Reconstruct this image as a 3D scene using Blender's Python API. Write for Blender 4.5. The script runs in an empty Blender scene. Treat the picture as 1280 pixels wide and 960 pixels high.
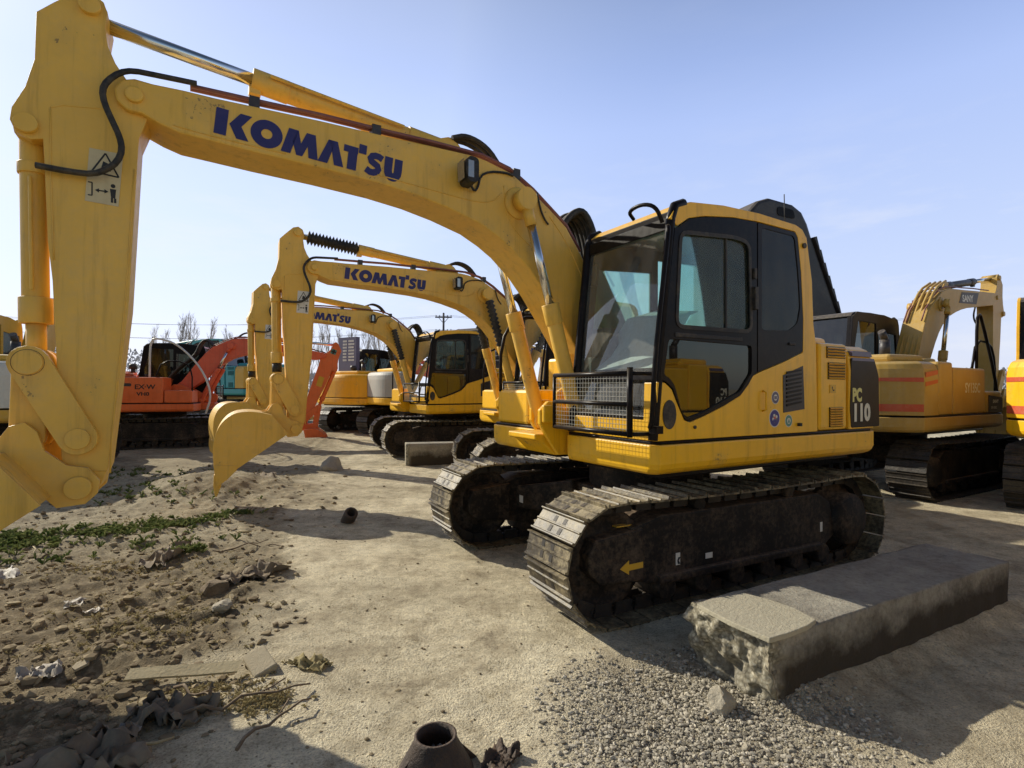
import bpy, bmesh, math, random
from math import sin, cos, pi, radians as R, atan2, hypot
from mathutils import Vector, Matrix, noise
from mathutils.geometry import tessellate_polygon

random.seed(7)
scene = bpy.context.scene
COL = scene.collection

# ------------------------------------------------------------------ mesh builder
class MB:
    def __init__(s):
        s.v = []; s.f = []; s.m = []; s.sm = []
    def add(s, vs, fs, mi=0, smooth=False):
        o = len(s.v); s.v += [tuple(p) for p in vs]
        for f in fs:
            s.f.append([i + o for i in f]); s.m.append(mi); s.sm.append(smooth)
        return s
    def box(s, x0, x1, y0, y1, z0, z1, mi=0):
        v = [(x, y, z) for x in (x0, x1) for y in (y0, y1) for z in (z0, z1)]
        f = [(0, 1, 3, 2), (4, 6, 7, 5), (0, 4, 5, 1), (2, 3, 7, 6), (0, 2, 6, 4), (1, 5, 7, 3)]
        return s.add(v, f, mi)
    def prism(s, poly, y0, y1, mi=0, taper=None):
        """poly in (x,z), extruded along y"""
        a = sum(p[0] * q[1] - q[0] * p[1] for p, q in zip(poly, poly[1:] + poly[:1]))
        if a > 0: poly = poly[::-1]
        n = len(poly)
        v = [(x, y0, z) for x, z in poly] + [(x, y1, z) for x, z in poly]
        f = [list(range(n))[::-1], [n + i for i in range(n)]]
        f += [(i, (i + 1) % n, n + (i + 1) % n, n + i) for i in range(n)]
        return s.add(v, f, mi)
    def slab(s, poly, z0, z1, mi=0):
        """poly in (x,y), extruded along z"""
        a = sum(p[0] * q[1] - q[0] * p[1] for p, q in zip(poly, poly[1:] + poly[:1]))
        if a < 0: poly = poly[::-1]
        n = len(poly)
        v = [(x, y, z0) for x, y in poly] + [(x, y, z1) for x, y in poly]
        f = [list(range(n))[::-1], [n + i for i in range(n)]]
        f += [(i, (i + 1) % n, n + (i + 1) % n, n + i) for i in range(n)]
        return s.add(v, f, mi)
    def holed(s, outer, holes, y0, y1, mi=0):
        loops = [outer] + list(holes)
        flat = [p for l in loops for p in l]; n = len(flat)
        tris = tessellate_polygon([[Vector((x, z, 0)) for x, z in l] for l in loops])
        v = [(x, y0, z) for x, z in flat] + [(x, y1, z) for x, z in flat]
        f = []
        for t in tris:
            a, b, c = t
            ar = (flat[b][0]-flat[a][0])*(flat[c][1]-flat[a][1])-(flat[c][0]-flat[a][0])*(flat[b][1]-flat[a][1])
            if ar < 0: b, c = c, b
            f.append((a, b, c)); f.append((n + a, n + c, n + b))
        o = 0
        for l in loops:
            k = len(l)
            for i in range(k):
                f.append((o + i, o + (i + 1) % k, n + o + (i + 1) % k, n + o + i))
            o += k
        return s.add(v, f, mi)
    def cyl(s, p0, p1, r0, r1=None, n=14, mi=0, caps=True):
        r1 = r0 if r1 is None else r1
        p0, p1 = Vector(p0), Vector(p1); d = (p1 - p0).normalized()
        a = d.orthogonal().normalized(); b = d.cross(a)
        v = []
        for p, r in ((p0, r0), (p1, r1)):
            v += [p + r * (cos(2 * pi * i / n) * a + sin(2 * pi * i / n) * b) for i in range(n)]
        s.add(v, [(i, (i + 1) % n, n + (i + 1) % n, n + i) for i in range(n)], mi, True)
        if caps:
            s.add(v, [list(range(n))[::-1], [n + i for i in range(n)]], mi)
        return s
    def tube(s, pts, r, n=8, mi=0, smooth_path=0):
        pts = [Vector(p) for p in pts]
        for _ in range(smooth_path):
            q = [pts[0]]
            for a, b in zip(pts, pts[1:]): q += [a * .75 + b * .25, a * .25 + b * .75]
            pts = q + [pts[-1]]
        v = []; f = []; up = None
        for i, p in enumerate(pts):
            t = (pts[min(i + 1, len(pts) - 1)] - pts[max(i - 1, 0)]).normalized()
            if up is None: up = t.orthogonal().normalized()
            up = (up - t * up.dot(t)); up = up.normalized() if up.length > 1e-6 else t.orthogonal().normalized()
            b = t.cross(up)
            rr = r[i] if isinstance(r, (list, tuple)) else r
            v += [p + rr * (cos(2 * pi * k / n) * up + sin(2 * pi * k / n) * b) for k in range(n)]
        for i in range(len(pts) - 1):
            for k in range(n):
                f.append((i * n + k, i * n + (k + 1) % n, (i + 1) * n + (k + 1) % n, (i + 1) * n + k))
        s.add(v, f, mi, True)
        m = (len(pts) - 1) * n
        s.add(v, [list(range(n))[::-1], [m + k for k in range(n)]], mi)
        return s
    def lathe(s, prof, c, axis='y', n=24, mi=0):
        """prof = [(r, h)] along axis through c"""
        v = []
        for r, h in prof:
            for i in range(n):
                a = 2 * pi * i / n
                if axis == 'y': v.append((c[0] + r * cos(a), c[1] + h, c[2] + r * sin(a)))
                elif axis == 'z': v.append((c[0] + r * cos(a), c[1] + r * sin(a), c[2] + h))
                else: v.append((c[0] + h, c[1] + r * cos(a), c[2] + r * sin(a)))
        f = []
        for j in range(len(prof) - 1):
            for i in range(n):
                f.append((j * n + i, j * n + (i + 1) % n, (j + 1) * n + (i + 1) % n, (j + 1) * n + i))
        s.add(v, f, mi, True)
        return s
    def strip(s, pts, hw, y0, y1, mi=0):
        """band along an (x,z) polyline, half width hw, extruded y0..y1"""
        l = []; r = []
        for i, p in enumerate(pts):
            a = pts[max(i - 1, 0)]; b = pts[min(i + 1, len(pts) - 1)]
            dx, dz = b[0] - a[0], b[1] - a[1]; L = hypot(dx, dz) or 1
            l.append((p[0] - dz / L * hw, p[1] + dx / L * hw)); r.append((p[0] + dz / L * hw, p[1] - dx / L * hw))
        for i in range(len(pts) - 1):
            s.prism([l[i], l[i + 1], r[i + 1], r[i]], y0, y1, mi)
        return s
    def xf(s, fn):
        s.v = [tuple(fn(*p)) for p in s.v]; return s
    def build(s, name, mats, parent=None, bevel=0, seg=2):
        me = bpy.data.meshes.new(name); me.from_pydata(s.v, [], s.f)
        if not isinstance(mats, (list, tuple)): mats = [mats]
        for m in mats: me.materials.append(m)
        me.polygons.foreach_set('material_index', s.m)
        me.polygons.foreach_set('use_smooth', s.sm)
        bm = bmesh.new(); bm.from_mesh(me); bmesh.ops.remove_doubles(bm, verts=bm.verts, dist=1e-5)
        bmesh.ops.recalc_face_normals(bm, faces=bm.faces); bm.to_mesh(me); bm.free()
        me.update()
        o = bpy.data.objects.new(name, me); COL.objects.link(o)
        if parent is not None: o.parent = parent
        if bevel:
            b = o.modifiers.new('bevel', 'BEVEL'); b.width = bevel; b.segments = seg; b.limit_method = 'ANGLE'; b.angle_limit = R(35)
            b.use_clamp_overlap = True; b.harden_normals = False
        return o

def tag(o, label=None, cat=None, group=None, kind=None):
    if label: o['label'] = label
    if cat: o['category'] = cat
    if group: o['group'] = group
    if kind: o['kind'] = kind
    return o
def empty(name, loc, rz=0, sc=1):
    o = bpy.data.objects.new(name, None); COL.objects.link(o); o.empty_display_size = .2
    o.location = loc; o.rotation_euler = (0, 0, rz); o.scale = (sc, sc, sc); return o

# ------------------------------------------------------------------ materials
def nt(name):
    m = bpy.data.materials.new(name); m.use_nodes = True; t = m.node_tree; t.nodes.clear()
    out = t.nodes.new('ShaderNodeOutputMaterial'); return m, t, out
def N(t, typ, **kw):
    n = t.nodes.new(typ)
    for k, v in kw.items():
        if k in n.inputs: n.inputs[k].default_value = v
        else: setattr(n, k, v)
    return n
def ramp(t, fac, stops):
    r = t.nodes.new('ShaderNodeValToRGB'); e = r.color_ramp.elements
    while len(e) < len(stops): e.new(.5)
    for x, (p, c) in zip(e, stops): x.position = p; x.color = (*c, 1) if len(c) == 3 else c
    t.links.new(fac, r.inputs[0]); return r
def mixc(t, fac, a, b, mode='MIX'):
    m = t.nodes.new('ShaderNodeMix'); m.data_type = 'RGBA'; m.blend_type = mode
    for i, x in ((0, fac), (6, a), (7, b)):
        if isinstance(x, bpy.types.NodeSocket): t.links.new(x, m.inputs[i])
        else: m.inputs[i].default_value = x if i == 0 else (*x, 1) if len(x) == 3 else x
    return m.outputs[2]
def paint(name, col, rough=.4, dust=.25, dustcol=(.36, .29, .19), metal=0, scale=3, bump=.0, spec=.5, var=.12, chips=0, top=.5):
    m, t, out = nt(name); p = N(t, 'ShaderNodeBsdfPrincipled', Metallic=metal); p.inputs['Specular IOR Level'].default_value = spec
    tc = t.nodes.new('ShaderNodeTexCoord')
    n1 = N(t, 'ShaderNodeTexNoise', Scale=scale, Detail=6, Roughness=.65); t.links.new(tc.outputs['Object'], n1.inputs['Vector'])
    n2 = N(t, 'ShaderNodeTexNoise', Scale=scale * 9, Detail=4, Roughness=.7); t.links.new(tc.outputs['Object'], n2.inputs['Vector'])
    mul = N(t, 'ShaderNodeMath', operation='MULTIPLY'); t.links.new(n1.outputs[0], mul.inputs[0]); t.links.new(n2.outputs[0], mul.inputs[1])
    r = ramp(t, mul.outputs[0], [(.2, (0, 0, 0)), (.5, (dust, dust, dust))])
    v = ramp(t, n1.outputs[0], [(.3, tuple(c * (1 - var) for c in col)), (.7, tuple(min(1, c * (1 + var * .6)) for c in col))])
    c = mixc(t, r.outputs[0], v.outputs[0], dustcol)
    if not metal:
        # dust settles on upward faces; rain leaves faint vertical streaks
        ge = t.nodes.new('ShaderNodeNewGeometry'); sz = t.nodes.new('ShaderNodeSeparateXYZ'); t.links.new(ge.outputs['Normal'], sz.inputs[0])
        up = ramp(t, sz.outputs[2], [(.45, (0, 0, 0)), (.95, (1, 1, 1))]); um = N(t, 'ShaderNodeMath', operation='MULTIPLY'); t.links.new(up.outputs[0], um.inputs[0]); t.links.new(ramp(t, n2.outputs[0], [(.35, (.15 * top,) * 3), (.65, (top,) * 3)]).outputs[0], um.inputs[1])
        c = mixc(t, um.outputs[0], c, tuple(min(1, d * 1.15) for d in dustcol))
        mp = N(t, 'ShaderNodeMapping'); mp.inputs['Scale'].default_value = (14, 14, .9); t.links.new(tc.outputs['Object'], mp.inputs[0]); n3 = N(t, 'ShaderNodeTexNoise', Scale=1.0, Detail=5, Roughness=.7); t.links.new(mp.outputs[0], n3.inputs['Vector'])
        c = mixc(t, min(1, .25 + chips * .5), c, ramp(t, n3.outputs[0], [(.30, (.62, .58, .52)), (.47, (1, 1, 1)), (.75, (1.06, 1.06, 1.05))]).outputs[0], 'MULTIPLY')
    if chips:
        n4 = N(t, 'ShaderNodeTexNoise', Scale=38, Detail=4, Roughness=.65); t.links.new(tc.outputs['Object'], n4.inputs['Vector'])
        n5 = N(t, 'ShaderNodeTexNoise', Scale=4.5, Detail=3); t.links.new(tc.outputs['Object'], n5.inputs['Vector'])
        m4 = N(t, 'ShaderNodeMath', operation='MULTIPLY'); t.links.new(n4.outputs[0], m4.inputs[0]); t.links.new(n5.outputs[0], m4.inputs[1])
        c = mixc(t, ramp(t, m4.outputs[0], [(.405, (0, 0, 0)), (.43, (chips,) * 3)]).outputs[0], c, (.12, .075, .04))
        c = mixc(t, ramp(t, n5.outputs[0], [(.56, (0, 0, 0)), (.72, (.32 * chips,) * 3)]).outputs[0], c, (.30, .22, .11))
    t.links.new(c, p.inputs['Base Color'])
    rr = N(t, 'ShaderNodeMapRange'); rr.inputs[3].default_value = max(.05, rough - .1); rr.inputs[4].default_value = min(1, rough + .2)
    t.links.new(n2.outputs[0], rr.inputs[0]); t.links.new(rr.outputs[0], p.inputs['Roughness'])
    if bump:
        b = N(t, 'ShaderNodeBump', Strength=bump, Distance=.02); t.links.new(n2.outputs[0], b.inputs['Height']); t.links.new(b.outputs[0], p.inputs['Normal'])
    t.links.new(p.outputs[0], out.inputs[0]); return m
def glass(name, tint, gloss=1.0, base=0.0, ior=1.5, dust=.10):
    m, t, out = nt(name)
    tr = N(t, 'ShaderNodeBsdfTransparent'); tr.inputs[0].default_value = (*tint, 1)
    gl = N(t, 'ShaderNodeBsdfGlossy', Roughness=.015); gl.inputs[0].default_value = (gloss, gloss, gloss, 1)
    fr = N(t, 'ShaderNodeFresnel', IOR=ior)
    ad = N(t, 'ShaderNodeMath', operation='ADD'); ad.inputs[1].default_value = base; ad.use_clamp = True
    t.links.new(fr.outputs[0], ad.inputs[0])
    mx = N(t, 'ShaderNodeMixShader'); t.links.new(ad.outputs[0], mx.inputs[0]); t.links.new(tr.outputs[0], mx.inputs[1]); t.links.new(gl.outputs[0], mx.inputs[2])
    tc = t.nodes.new('ShaderNodeTexCoord'); mp = N(t, 'ShaderNodeMapping'); mp.inputs['Scale'].default_value = (4, 4, 1.5); t.links.new(tc.outputs['Object'], mp.inputs[0])
    nn = N(t, 'ShaderNodeTexNoise', Scale=2.0, Detail=7, Roughness=.7); t.links.new(mp.outputs[0], nn.inputs['Vector']); df = N(t, 'ShaderNodeBsdfDiffuse'); df.inputs[0].default_value = (.42, .40, .35, 1)
    m2 = N(t, 'ShaderNodeMixShader'); t.links.new(ramp(t, nn.outputs[0], [(.35, (dust * .25,) * 3), (.7, (dust,) * 3)]).outputs[0], m2.inputs[0]); t.links.new(mx.outputs[0], m2.inputs[1]); t.links.new(df.outputs[0], m2.inputs[2])
    t.links.new(m2.outputs[0], out.inputs[0]); return m

YEL = (.92, .505, .010)
M = dict(
    yellow=paint('yellow_paint', YEL, .34, .15, scale=2.2, var=.09, chips=.6),
    yellow_arm=paint('glare_paled_boom_paint', (.83, .50, .075), .42, .30, dustcol=(.46, .38, .25), scale=1.6, var=.12, chips=.7),  # paler, greyer yellow paints the sun glare over boom and arm
    yellow_old=paint('aged_yellow_paint', (.66, .38, .035), .45, .4, scale=2.2, var=.12),
    cream=paint('cream_paint', (.62, .52, .30), .45, .3),
    sany=paint('sany_yellow_paint', (.50, .31, .06), .42, .6, dustcol=(.45, .36, .2), scale=2),
    orange=paint('orange_paint', (.80, .15, .03), .4, .2, chips=.3),
    redor=paint('red_orange_paint', (.78, .12, .045), .4, .2, chips=.3),
    teal=paint('teal_paint', (.03, .32, .36), .4, .2),
    white=paint('offwhite_paint', (.66, .64, .56), .45, .3),
    grey=paint('grey_paint', (.42, .42, .38), .5, .3),
    dgrey=paint('dark_grey_paint', (.030, .028, .034), .45, .15),
    black=paint('black_paint', (.008, .0065, .008), .3, .05, spec=.12, top=.3),
    blackr=paint('black_rubber', (.012, .012, .013), .6, .3),
    frame=paint('black_undercarriage_paint', (.011, .0095, .009), .62, .8, dustcol=(.17, .12, .08), scale=3, spec=.25, top=.9),
    shoe=paint('dusty_track_steel', (.075, .058, .035), .45, 1.0, dustcol=(.50, .415, .245), scale=3.2, bump=.3, top=.1, var=.45),
    shoed=paint('dark_worn_track_steel', (.030, .026, .022), .5, .7, dustcol=(.16, .125, .08), scale=4, bump=.3, top=.2),
    chain=paint('dark_track_chain', (.02, .017, .015), .6, .6, dustcol=(.12, .09, .06), scale=6),
    chrome=paint('chrome_rod', (.75, .74, .72), .12, .05, metal=1, spec=.8, var=.02),
    redpipe=paint('reddish_steel_pipe', (.23, .075, .075), .45, .3),
    navy=paint('navy_lettering', (.018, .016, .13), .4, .06),
    decal=paint('white_lettering', (.72, .70, .58), .5, .12),
    decalpy=paint('pale_yellow_lettering', (.72, .66, .22), .5, .1),
    decalw=paint('white_sticker', (.70, .69, .64), .4, .15),
    decalbl=paint('blue_sticker', (.02, .02, .22), .4, .1),
    decalgr=paint('green_sticker', (.08, .26, .22), .4, .1),
    decaly=paint('yellow_sticker', (.70, .40, .02), .45, .3),
    decalblk=paint('black_print', (.012, .012, .012), .5, .05),
    red=paint('red_stripe_paint', (.60, .085, .03), .4, .4),
    stripe=paint('violet_grey_stripe', (.10, .09, .17), .35, .1),
    badge=paint('dark_badge_panel', (.014, .011, .012), .3, .06, spec=.12),
    seat=paint('seat_cloth', (.02, .02, .022), .8, .2),
    inner=paint('cab_interior_plastic', (.09, .095, .095), .6, .2),
    innerw=paint('pale_interior_cover', (.70, .72, .74), .7, .1),
    headl=paint('grey_head_lining', (.14, .135, .12), .8, .1),
    lamp=paint('lamp_lens', (.40, .38, .36), .15, .1, metal=.6),
    rust=paint('rusty_steel', (.045, .030, .022), .6, .5, dustcol=(.16, .10, .06), scale=9, bump=.5),
    wood=paint('weathered_plank', (.42, .34, .19), .8, .5, dustcol=(.5, .42, .26), scale=7, bump=.3),
    brick=paint('pale_brick', (.42, .36, .24), .85, .5, scale=9, bump=.4),
    cloth=paint('dusty_cloth', (.20, .165, .12), .95, .7, dustcol=(.26, .20, .13), scale=8),
    plastic=paint('white_plastic_film', (.36, .34, .31), .6, .6, scale=6),
    barkt=paint('pale_bare_bark', (.40, .37, .36), .9, .2),
    pole=paint('dark_pole', (.05, .05, .065), .8, .1),
    twig=paint('dry_twig', (.16, .11, .07), .9, .3),
    plate=paint('sunlit_concrete_screed', (.46, .42, .31), .9, .5, dustcol=(.3, .27, .2), scale=6, bump=.5),  # paler than the slab: the sunlit patch is put into its colour
    rock=paint('limestone_rock', (.40, .36, .28), .9, .5, dustcol=(.3, .25, .17), scale=7, bump=.6),
    clod=paint('brown_soil_clod', (.17, .125, .075), .95, .7, dustcol=(.27, .21, .13), scale=9, bump=.7),
    tyre=paint('black_tyre', (.015, .015, .015), .8, .5),
)
M['glass'] = glass('tinted_cab_glass', (.62, .76, .72), ior=1.3)
M['glassd'] = glass('dark_cab_glass', (.07, .08, .085), base=.02, ior=1.40, dust=.05)
M['glassw'] = glass('clear_windshield_glass', (.74, .85, .82), base=.0, ior=1.2, dust=.30)
m_, t_, o_ = nt('glowing_teal_glass')
a_ = N(t_, 'ShaderNodeBsdfTransparent'); a_.inputs[0].default_value = (.50, .80, .76, 1); b_ = N(t_, 'ShaderNodeBsdfTranslucent'); b_.inputs[0].default_value = (.30, .55, .52, 1)
c_ = N(t_, 'ShaderNodeMixShader'); c_.inputs[0].default_value = .35; t_.links.new(a_.outputs[0], c_.inputs[1]); t_.links.new(b_.outputs[0], c_.inputs[2]); t_.links.new(c_.outputs[0], o_.inputs[0]); M['glasst'] = m_  # translucent teal mixed in to paint a sky glow on the pane
M['glassq'] = glass('smoked_quarter_glass', (.09, .11, .14), ior=1.27)
M['mirror'] = paint('mirror_face', (.7, .75, .75), .05, .02, metal=1)

def leafmat(name, c1, c2):
    m, t, out = nt(name); p = N(t, 'ShaderNodeBsdfPrincipled', Roughness=.6)
    oi = t.nodes.new('ShaderNodeNewGeometry'); r = ramp(t, oi.outputs['Random Per Island'], [(0, c1), (1, c2)])
    t.links.new(r.outputs[0], p.inputs['Base Color'])
    tl = N(t, 'ShaderNodeBsdfTranslucent'); t.links.new(r.outputs[0], tl.inputs[0])
    mx = N(t, 'ShaderNodeMixShader'); mx.inputs[0].default_value = .3 if 'leaf' in name or 'straw' in name else 0
    p.inputs['Roughness'].default_value = .6 if 'leaf' in name else .95; p.inputs['Specular IOR Level'].default_value = .15
    t.links.new(p.outputs[0], mx.inputs[1]); t.links.new(tl.outputs[0], mx.inputs[2]); t.links.new(mx.outputs[0], out.inputs[0]); return m
M['weed'] = leafmat('weed_leaf', (.05, .085, .02), (.24, .26, .10))
M['straw'] = leafmat('dry_straw', (.34, .28, .15), (.5, .43, .24))
M['gravelm'] = leafmat('gravel_stone', (.16, .145, .115), (.56, .51, .41))
M['clodm'] = leafmat('soil_clod', (.14, .105, .065), (.36, .29, .18))

# ------------------------------------------------------------------ lettering
def text_mesh(s, size=1.0, bold=0.0, sx=1.0):
    cu = bpy.data.curves.new('lettering', 'FONT'); cu.body = s; cu.size = size; cu.offset = bold; cu.fill_mode = 'FRONT'; cu.resolution_u = 3
    o = bpy.data.objects.new('lettering', cu); COL.objects.link(o)
    dg = bpy.context.evaluated_depsgraph_get(); me = o.evaluated_get(dg).to_mesh()
    vs = [(v.co.x * sx, v.co.y) for v in me.vertices]; fs = [tuple(p.vertices) for p in me.polygons]
    o.evaluated_get(dg).to_mesh_clear(); bpy.data.objects.remove(o); bpy.data.curves.remove(cu)
    return vs, fs
def komatsu2d():
    """heavy logo letters, height 1, returned as list of convex-ish polys"""
    P = []
    def poly(dx, pts): P.append([(x + dx, y) for x, y in pts])
    def ring(cx, cy, rx, ry, ix, iy, n=28):
        for i in range(n):
            a, b = 2 * pi * i / n, 2 * pi * (i + 1) / n
            P.append([(cx + rx * cos(a), cy + ry * sin(a)), (cx + rx * cos(b), cy + ry * sin(b)), (cx + ix * cos(b), cy + iy * sin(b)), (cx + ix * cos(a), cy + iy * sin(a))])
    def stroke(pts, hw):
        l = []; r = []
        for i, p in enumerate(pts):
            a = pts[max(i - 1, 0)]; b = pts[min(i + 1, len(pts) - 1)]
            dx, dy = b[0] - a[0], b[1] - a[1]; L = hypot(dx, dy)
            l.append((p[0] - dy / L * hw, p[1] + dx / L * hw)); r.append((p[0] + dy / L * hw, p[1] - dx / L * hw))
        for i in range(len(pts) - 1): P.append([l[i], l[i + 1], r[i + 1], r[i]])
    poly(0, [(0, 0), (.43, 0), (.43, 1), (0, 1)])                                   # K
    poly(0, [(.5, .5), (.93, .5), (1.27, 1), (.85, 1)]); poly(0, [(.5, .5), (.80, 0), (1.24, 0), (.93, .5)])
    ring(1.86, .5, .60, .55, .21, .19)                                               # O
    d = 2.44                                                                         # M
    poly(d, [(0, 0), (.37, 0), (.60, 1), (.22, 1)]); poly(d, [(.60, 1), (.40, .55), (.60, 0), (.84, 0), (.74, .5)])
    poly(d, [(.92, 1), (.74, .5), (.84, 0), (1.03, .5)]); poly(d, [(.92, 1), (1.28, 1), (1.47, 0), (1.09, 0)])
    d = 3.90                                                                         # A
    poly(d, [(0, 0), (.40, 0), (.66, 1), (.36, 1)]); poly(d, [(.36, 1), (.74, 1), (1.08, 0), (.68, 0), (.52, .62)])
    d = 4.92                                                                         # T with raised square
    poly(d, [(0, .72), (.62, .72), (.62, 1), (0, 1)]); poly(d, [(.2, 0), (.6, 0), (.6, .72), (.2, .72)])
    poly(d, [(.645, .80), (.98, .80), (.98, 1.2), (.645, 1.2)])
    d = 5.84                                                                         # S
    stroke([(d + x, y) for x, y in [(.80, .80), (.64, .87), (.48, .88), (.33, .83), (.26, .71), (.31, .60), (.45, .53), (.60, .46), (.66, .33), (.59, .20), (.44, .13), (.28, .13), (.10, .22)]], .145)
    d = 6.73                                                                         # U
    stroke([(d + x, y) for x, y in [(.2, 1), (.2, .45), (.215, .32), (.27, .22), (.35, .165), (.43, .15), (.51, .165), (.59, .22), (.645, .32), (.66, .45), (.66, 1)]], .185)
    return P
KOM = komatsu2d()
def place_polys(mb, polys, f, mi=0):
    for p in polys: mb.add([f(*q) for q in p], [list(range(len(p)))], mi)
def place_text(mb, s, size, f, bold=0, sx=1, mi=0):
    vs, fs = text_mesh(s, size, bold, sx); mb.add([f(*q) for q in vs], fs, mi)
def left_plane(x0, z0, y, sc=1, slant=0, ang=0):
    """map 2-D art to a surface facing +Y (reads toward -X)"""
    ca, sa = cos(ang), sin(ang)
    return lambda s, t: (x0 - (s * ca - t * sa) * sc, y, z0 + (s * sa + t * ca) * sc)
def right_plane(x0, z0, y, sc=1):
    return lambda s, t: (x0 + s * sc, y, z0 + t * sc)
def rear_plane(y0, z0, x, sc=1):
    return lambda s, t: (x, y0 - s * sc, z0 + t * sc)

def circle(cx, cz, r, n=20, rz=None):
    rz = rz or r
    return [(cx + r * cos(2 * pi * i / n), cz + rz * sin(2 * pi * i / n)) for i in range(n)]
def rounded(poly, r=.04, n=4):
    out = []; k = len(poly)
    for i, p in enumerate(poly):
        a = Vector(poly[i - 1]); b = Vector(p); c = Vector(poly[(i + 1) % k])
        d1 = min(r, (a - b).length * .45); d2 = min(r, (c - b).length * .45)
        p0 = b + (a - b).normalized() * d1; p2 = b + (c - b).normalized() * d2
        for j in range(n + 1):
            t = j / n; q = p0 * (1 - t) ** 2 + b * 2 * t * (1 - t) + p2 * t * t
            out.append((q.x, q.y))
    return out

# ------------------------------------------------------------------ crawler tracks (shared meshes)
TRK = {}
def track_mesh(mb_detail=True):
    mb = MB(); rr = .385; cx = 1.30; zc = .405
    L1 = 2 * cx; per = 2 * L1 + 2 * pi * rr; n = 44
    def at(d):
        d %= per
        if d < L1: return (cx - d, zc + rr - .022 * sin(pi * d / L1), 0.0, -1)
        d -= L1
        if d < pi * rr:
            a = pi / 2 + d / rr; return (-cx + rr * cos(a), zc + rr * sin(a), a, 0)
        d -= pi * rr
        if d < L1: return (-cx + d, zc - rr, pi, 1)
        d -= L1; a = -pi / 2 + d / rr; return (cx + rr * cos(a), zc + rr * sin(a), a, 0)
    pitch = per / n
    prof = [(-.465, 0), (.465, 0), (.47, .016), (.455, .036), (.415, .036), (.38, .014), (.07, .013), (.045, .022), (-.0, .022), (-.03, .013), (-.36, .012), (-.40, .026), (-.45, .026), (-.465, .010)]
    for i in range(n):
        x0, z0, *_ = at((i - .5) * pitch); x1, z1, *_ = at((i + .5) * pitch)
        ux, uz = (x1 - x0) / pitch, (z1 - z0) / pitch; L = hypot(ux, uz); ux /= L; uz /= L
        nx, nz = -uz, ux
        mx, mz = (x0 + x1) / 2, (z0 + z1) / 2
        if (mx - max(-cx, min(cx, mx))) * nx + (mz - zc) * nz < 0: nx, nz = -nx, -nz
        def pt(s, h): return (mx + ux * s * pitch + nx * h, mz + uz * s * pitch + nz * h)
        jy = random.uniform(-.007, .007)
        mb.prism([pt(s, h) for s, h in prof], -.25 + jy, .25 + jy, 0)
        if mb_detail:
            for yy in (-.075 + jy, .035 + jy):
                q = [pt(a, b) for a, b in ((-.32, .0155), (-.06, .0155))]; q2 = [pt(a, b) for a, b in ((.10, .0155), (.34, .0155))]
                for (a, b) in (q, q2):
                    mb.add([(a[0], yy, a[1]), (b[0], yy, b[1]), (b[0], yy + .035, b[1]), (a[0], yy + .035, a[1])], [(0, 1, 2, 3)], 1)
        for yy in (-.085, .045):                                   # chain links under the shoe
            mb.prism([pt(-.47, -.001), pt(.47, -.001), pt(.38, -.085), pt(-.38, -.085)], yy, yy + .04, 1)
        mb.cyl((*pt(.5, -.045)[:1], -.09, pt(.5, -.045)[1]), (pt(.5, -.045)[0], .09, pt(.5, -.045)[1]), .022, n=6, mi=1, caps=False)
    return mb
def shared(key, fn):
    if key not in TRK: TRK[key] = fn()
    return TRK[key]
def link(name, data_obj, parent, loc=(0, 0, 0), rz=0):
    o = bpy.data.objects.new(name, data_obj.data); COL.objects.link(o); o.parent = parent; o.location = loc; o.rotation_euler = (0, 0, rz)
    for md in data_obj.modifiers:
        b = o.modifiers.new('bevel', 'BEVEL'); b.width = md.width; b.segments = md.segments; b.limit_method = 'ANGLE'; b.angle_limit = md.angle_limit
    return o
PROTO = {}
def proto(key, name, mbfn, mats, parent, loc, rz=0, bevel=0):
    if key not in PROTO:
        o = mbfn().build(name, mats, parent, bevel); o.location = loc; o.rotation_euler = (0, 0, rz); PROTO[key] = o
        return o
    return link(name, PROTO[key], parent, loc, rz)

def frame_mb():
    mb = MB()
    mb.prism([(1.12, .60), (.85, .66), (-.9, .66), (-1.05, .58), (-1.12, .3), (-.95, .2), (.9, .2), (1.1, .24)], -.17, .15)
    mb.prism([(1.42, .56), (1.02, .60), (1.02, .24), (1.38, .27), (1.47, .36), (1.47, .47)], -.20, .165)
    mb.box(-.9, .9, .10, .19, .20, .26)
    for x in (-.95, -.6, -.25, .1, .45, .8): mb.cyl((x, -.16, .155), (x, .16, .155), .085, n=14)
    for x in (-.55, .45): mb.cyl((x, -.12, .70), (x, .13, .70), .055, n=12)
    return mb
def idler_mb():
    return MB().lathe([(0, -.1), (.12, -.1), (.14, -.06), (.28, -.05), (.30, -.08), (.345, -.08), (.345, .08), (.30, .08), (.28, .05), (.14, .06), (.12, .1), (0, .1)], (1.30, 0, .405), n=28)
def sprocket_mb():
    mb = MB().lathe([(0, -.2), (.2, -.2), (.23, -.05), (.30, -.04), (.30, .03), (.23, .05), (.225, .17), (.19, .2), (0, .205)], (-1.30, 0, .405), n=28)
    for i in range(18):
        a = 2 * pi * i / 18
        mb.prism([(-1.30 + r * cos(a + da), .405 + r * sin(a + da)) for r, da in ((.29, -.1), (.345, -.04), (.345, .04), (.29, .1))], -.03, .03)
    return mb
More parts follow.
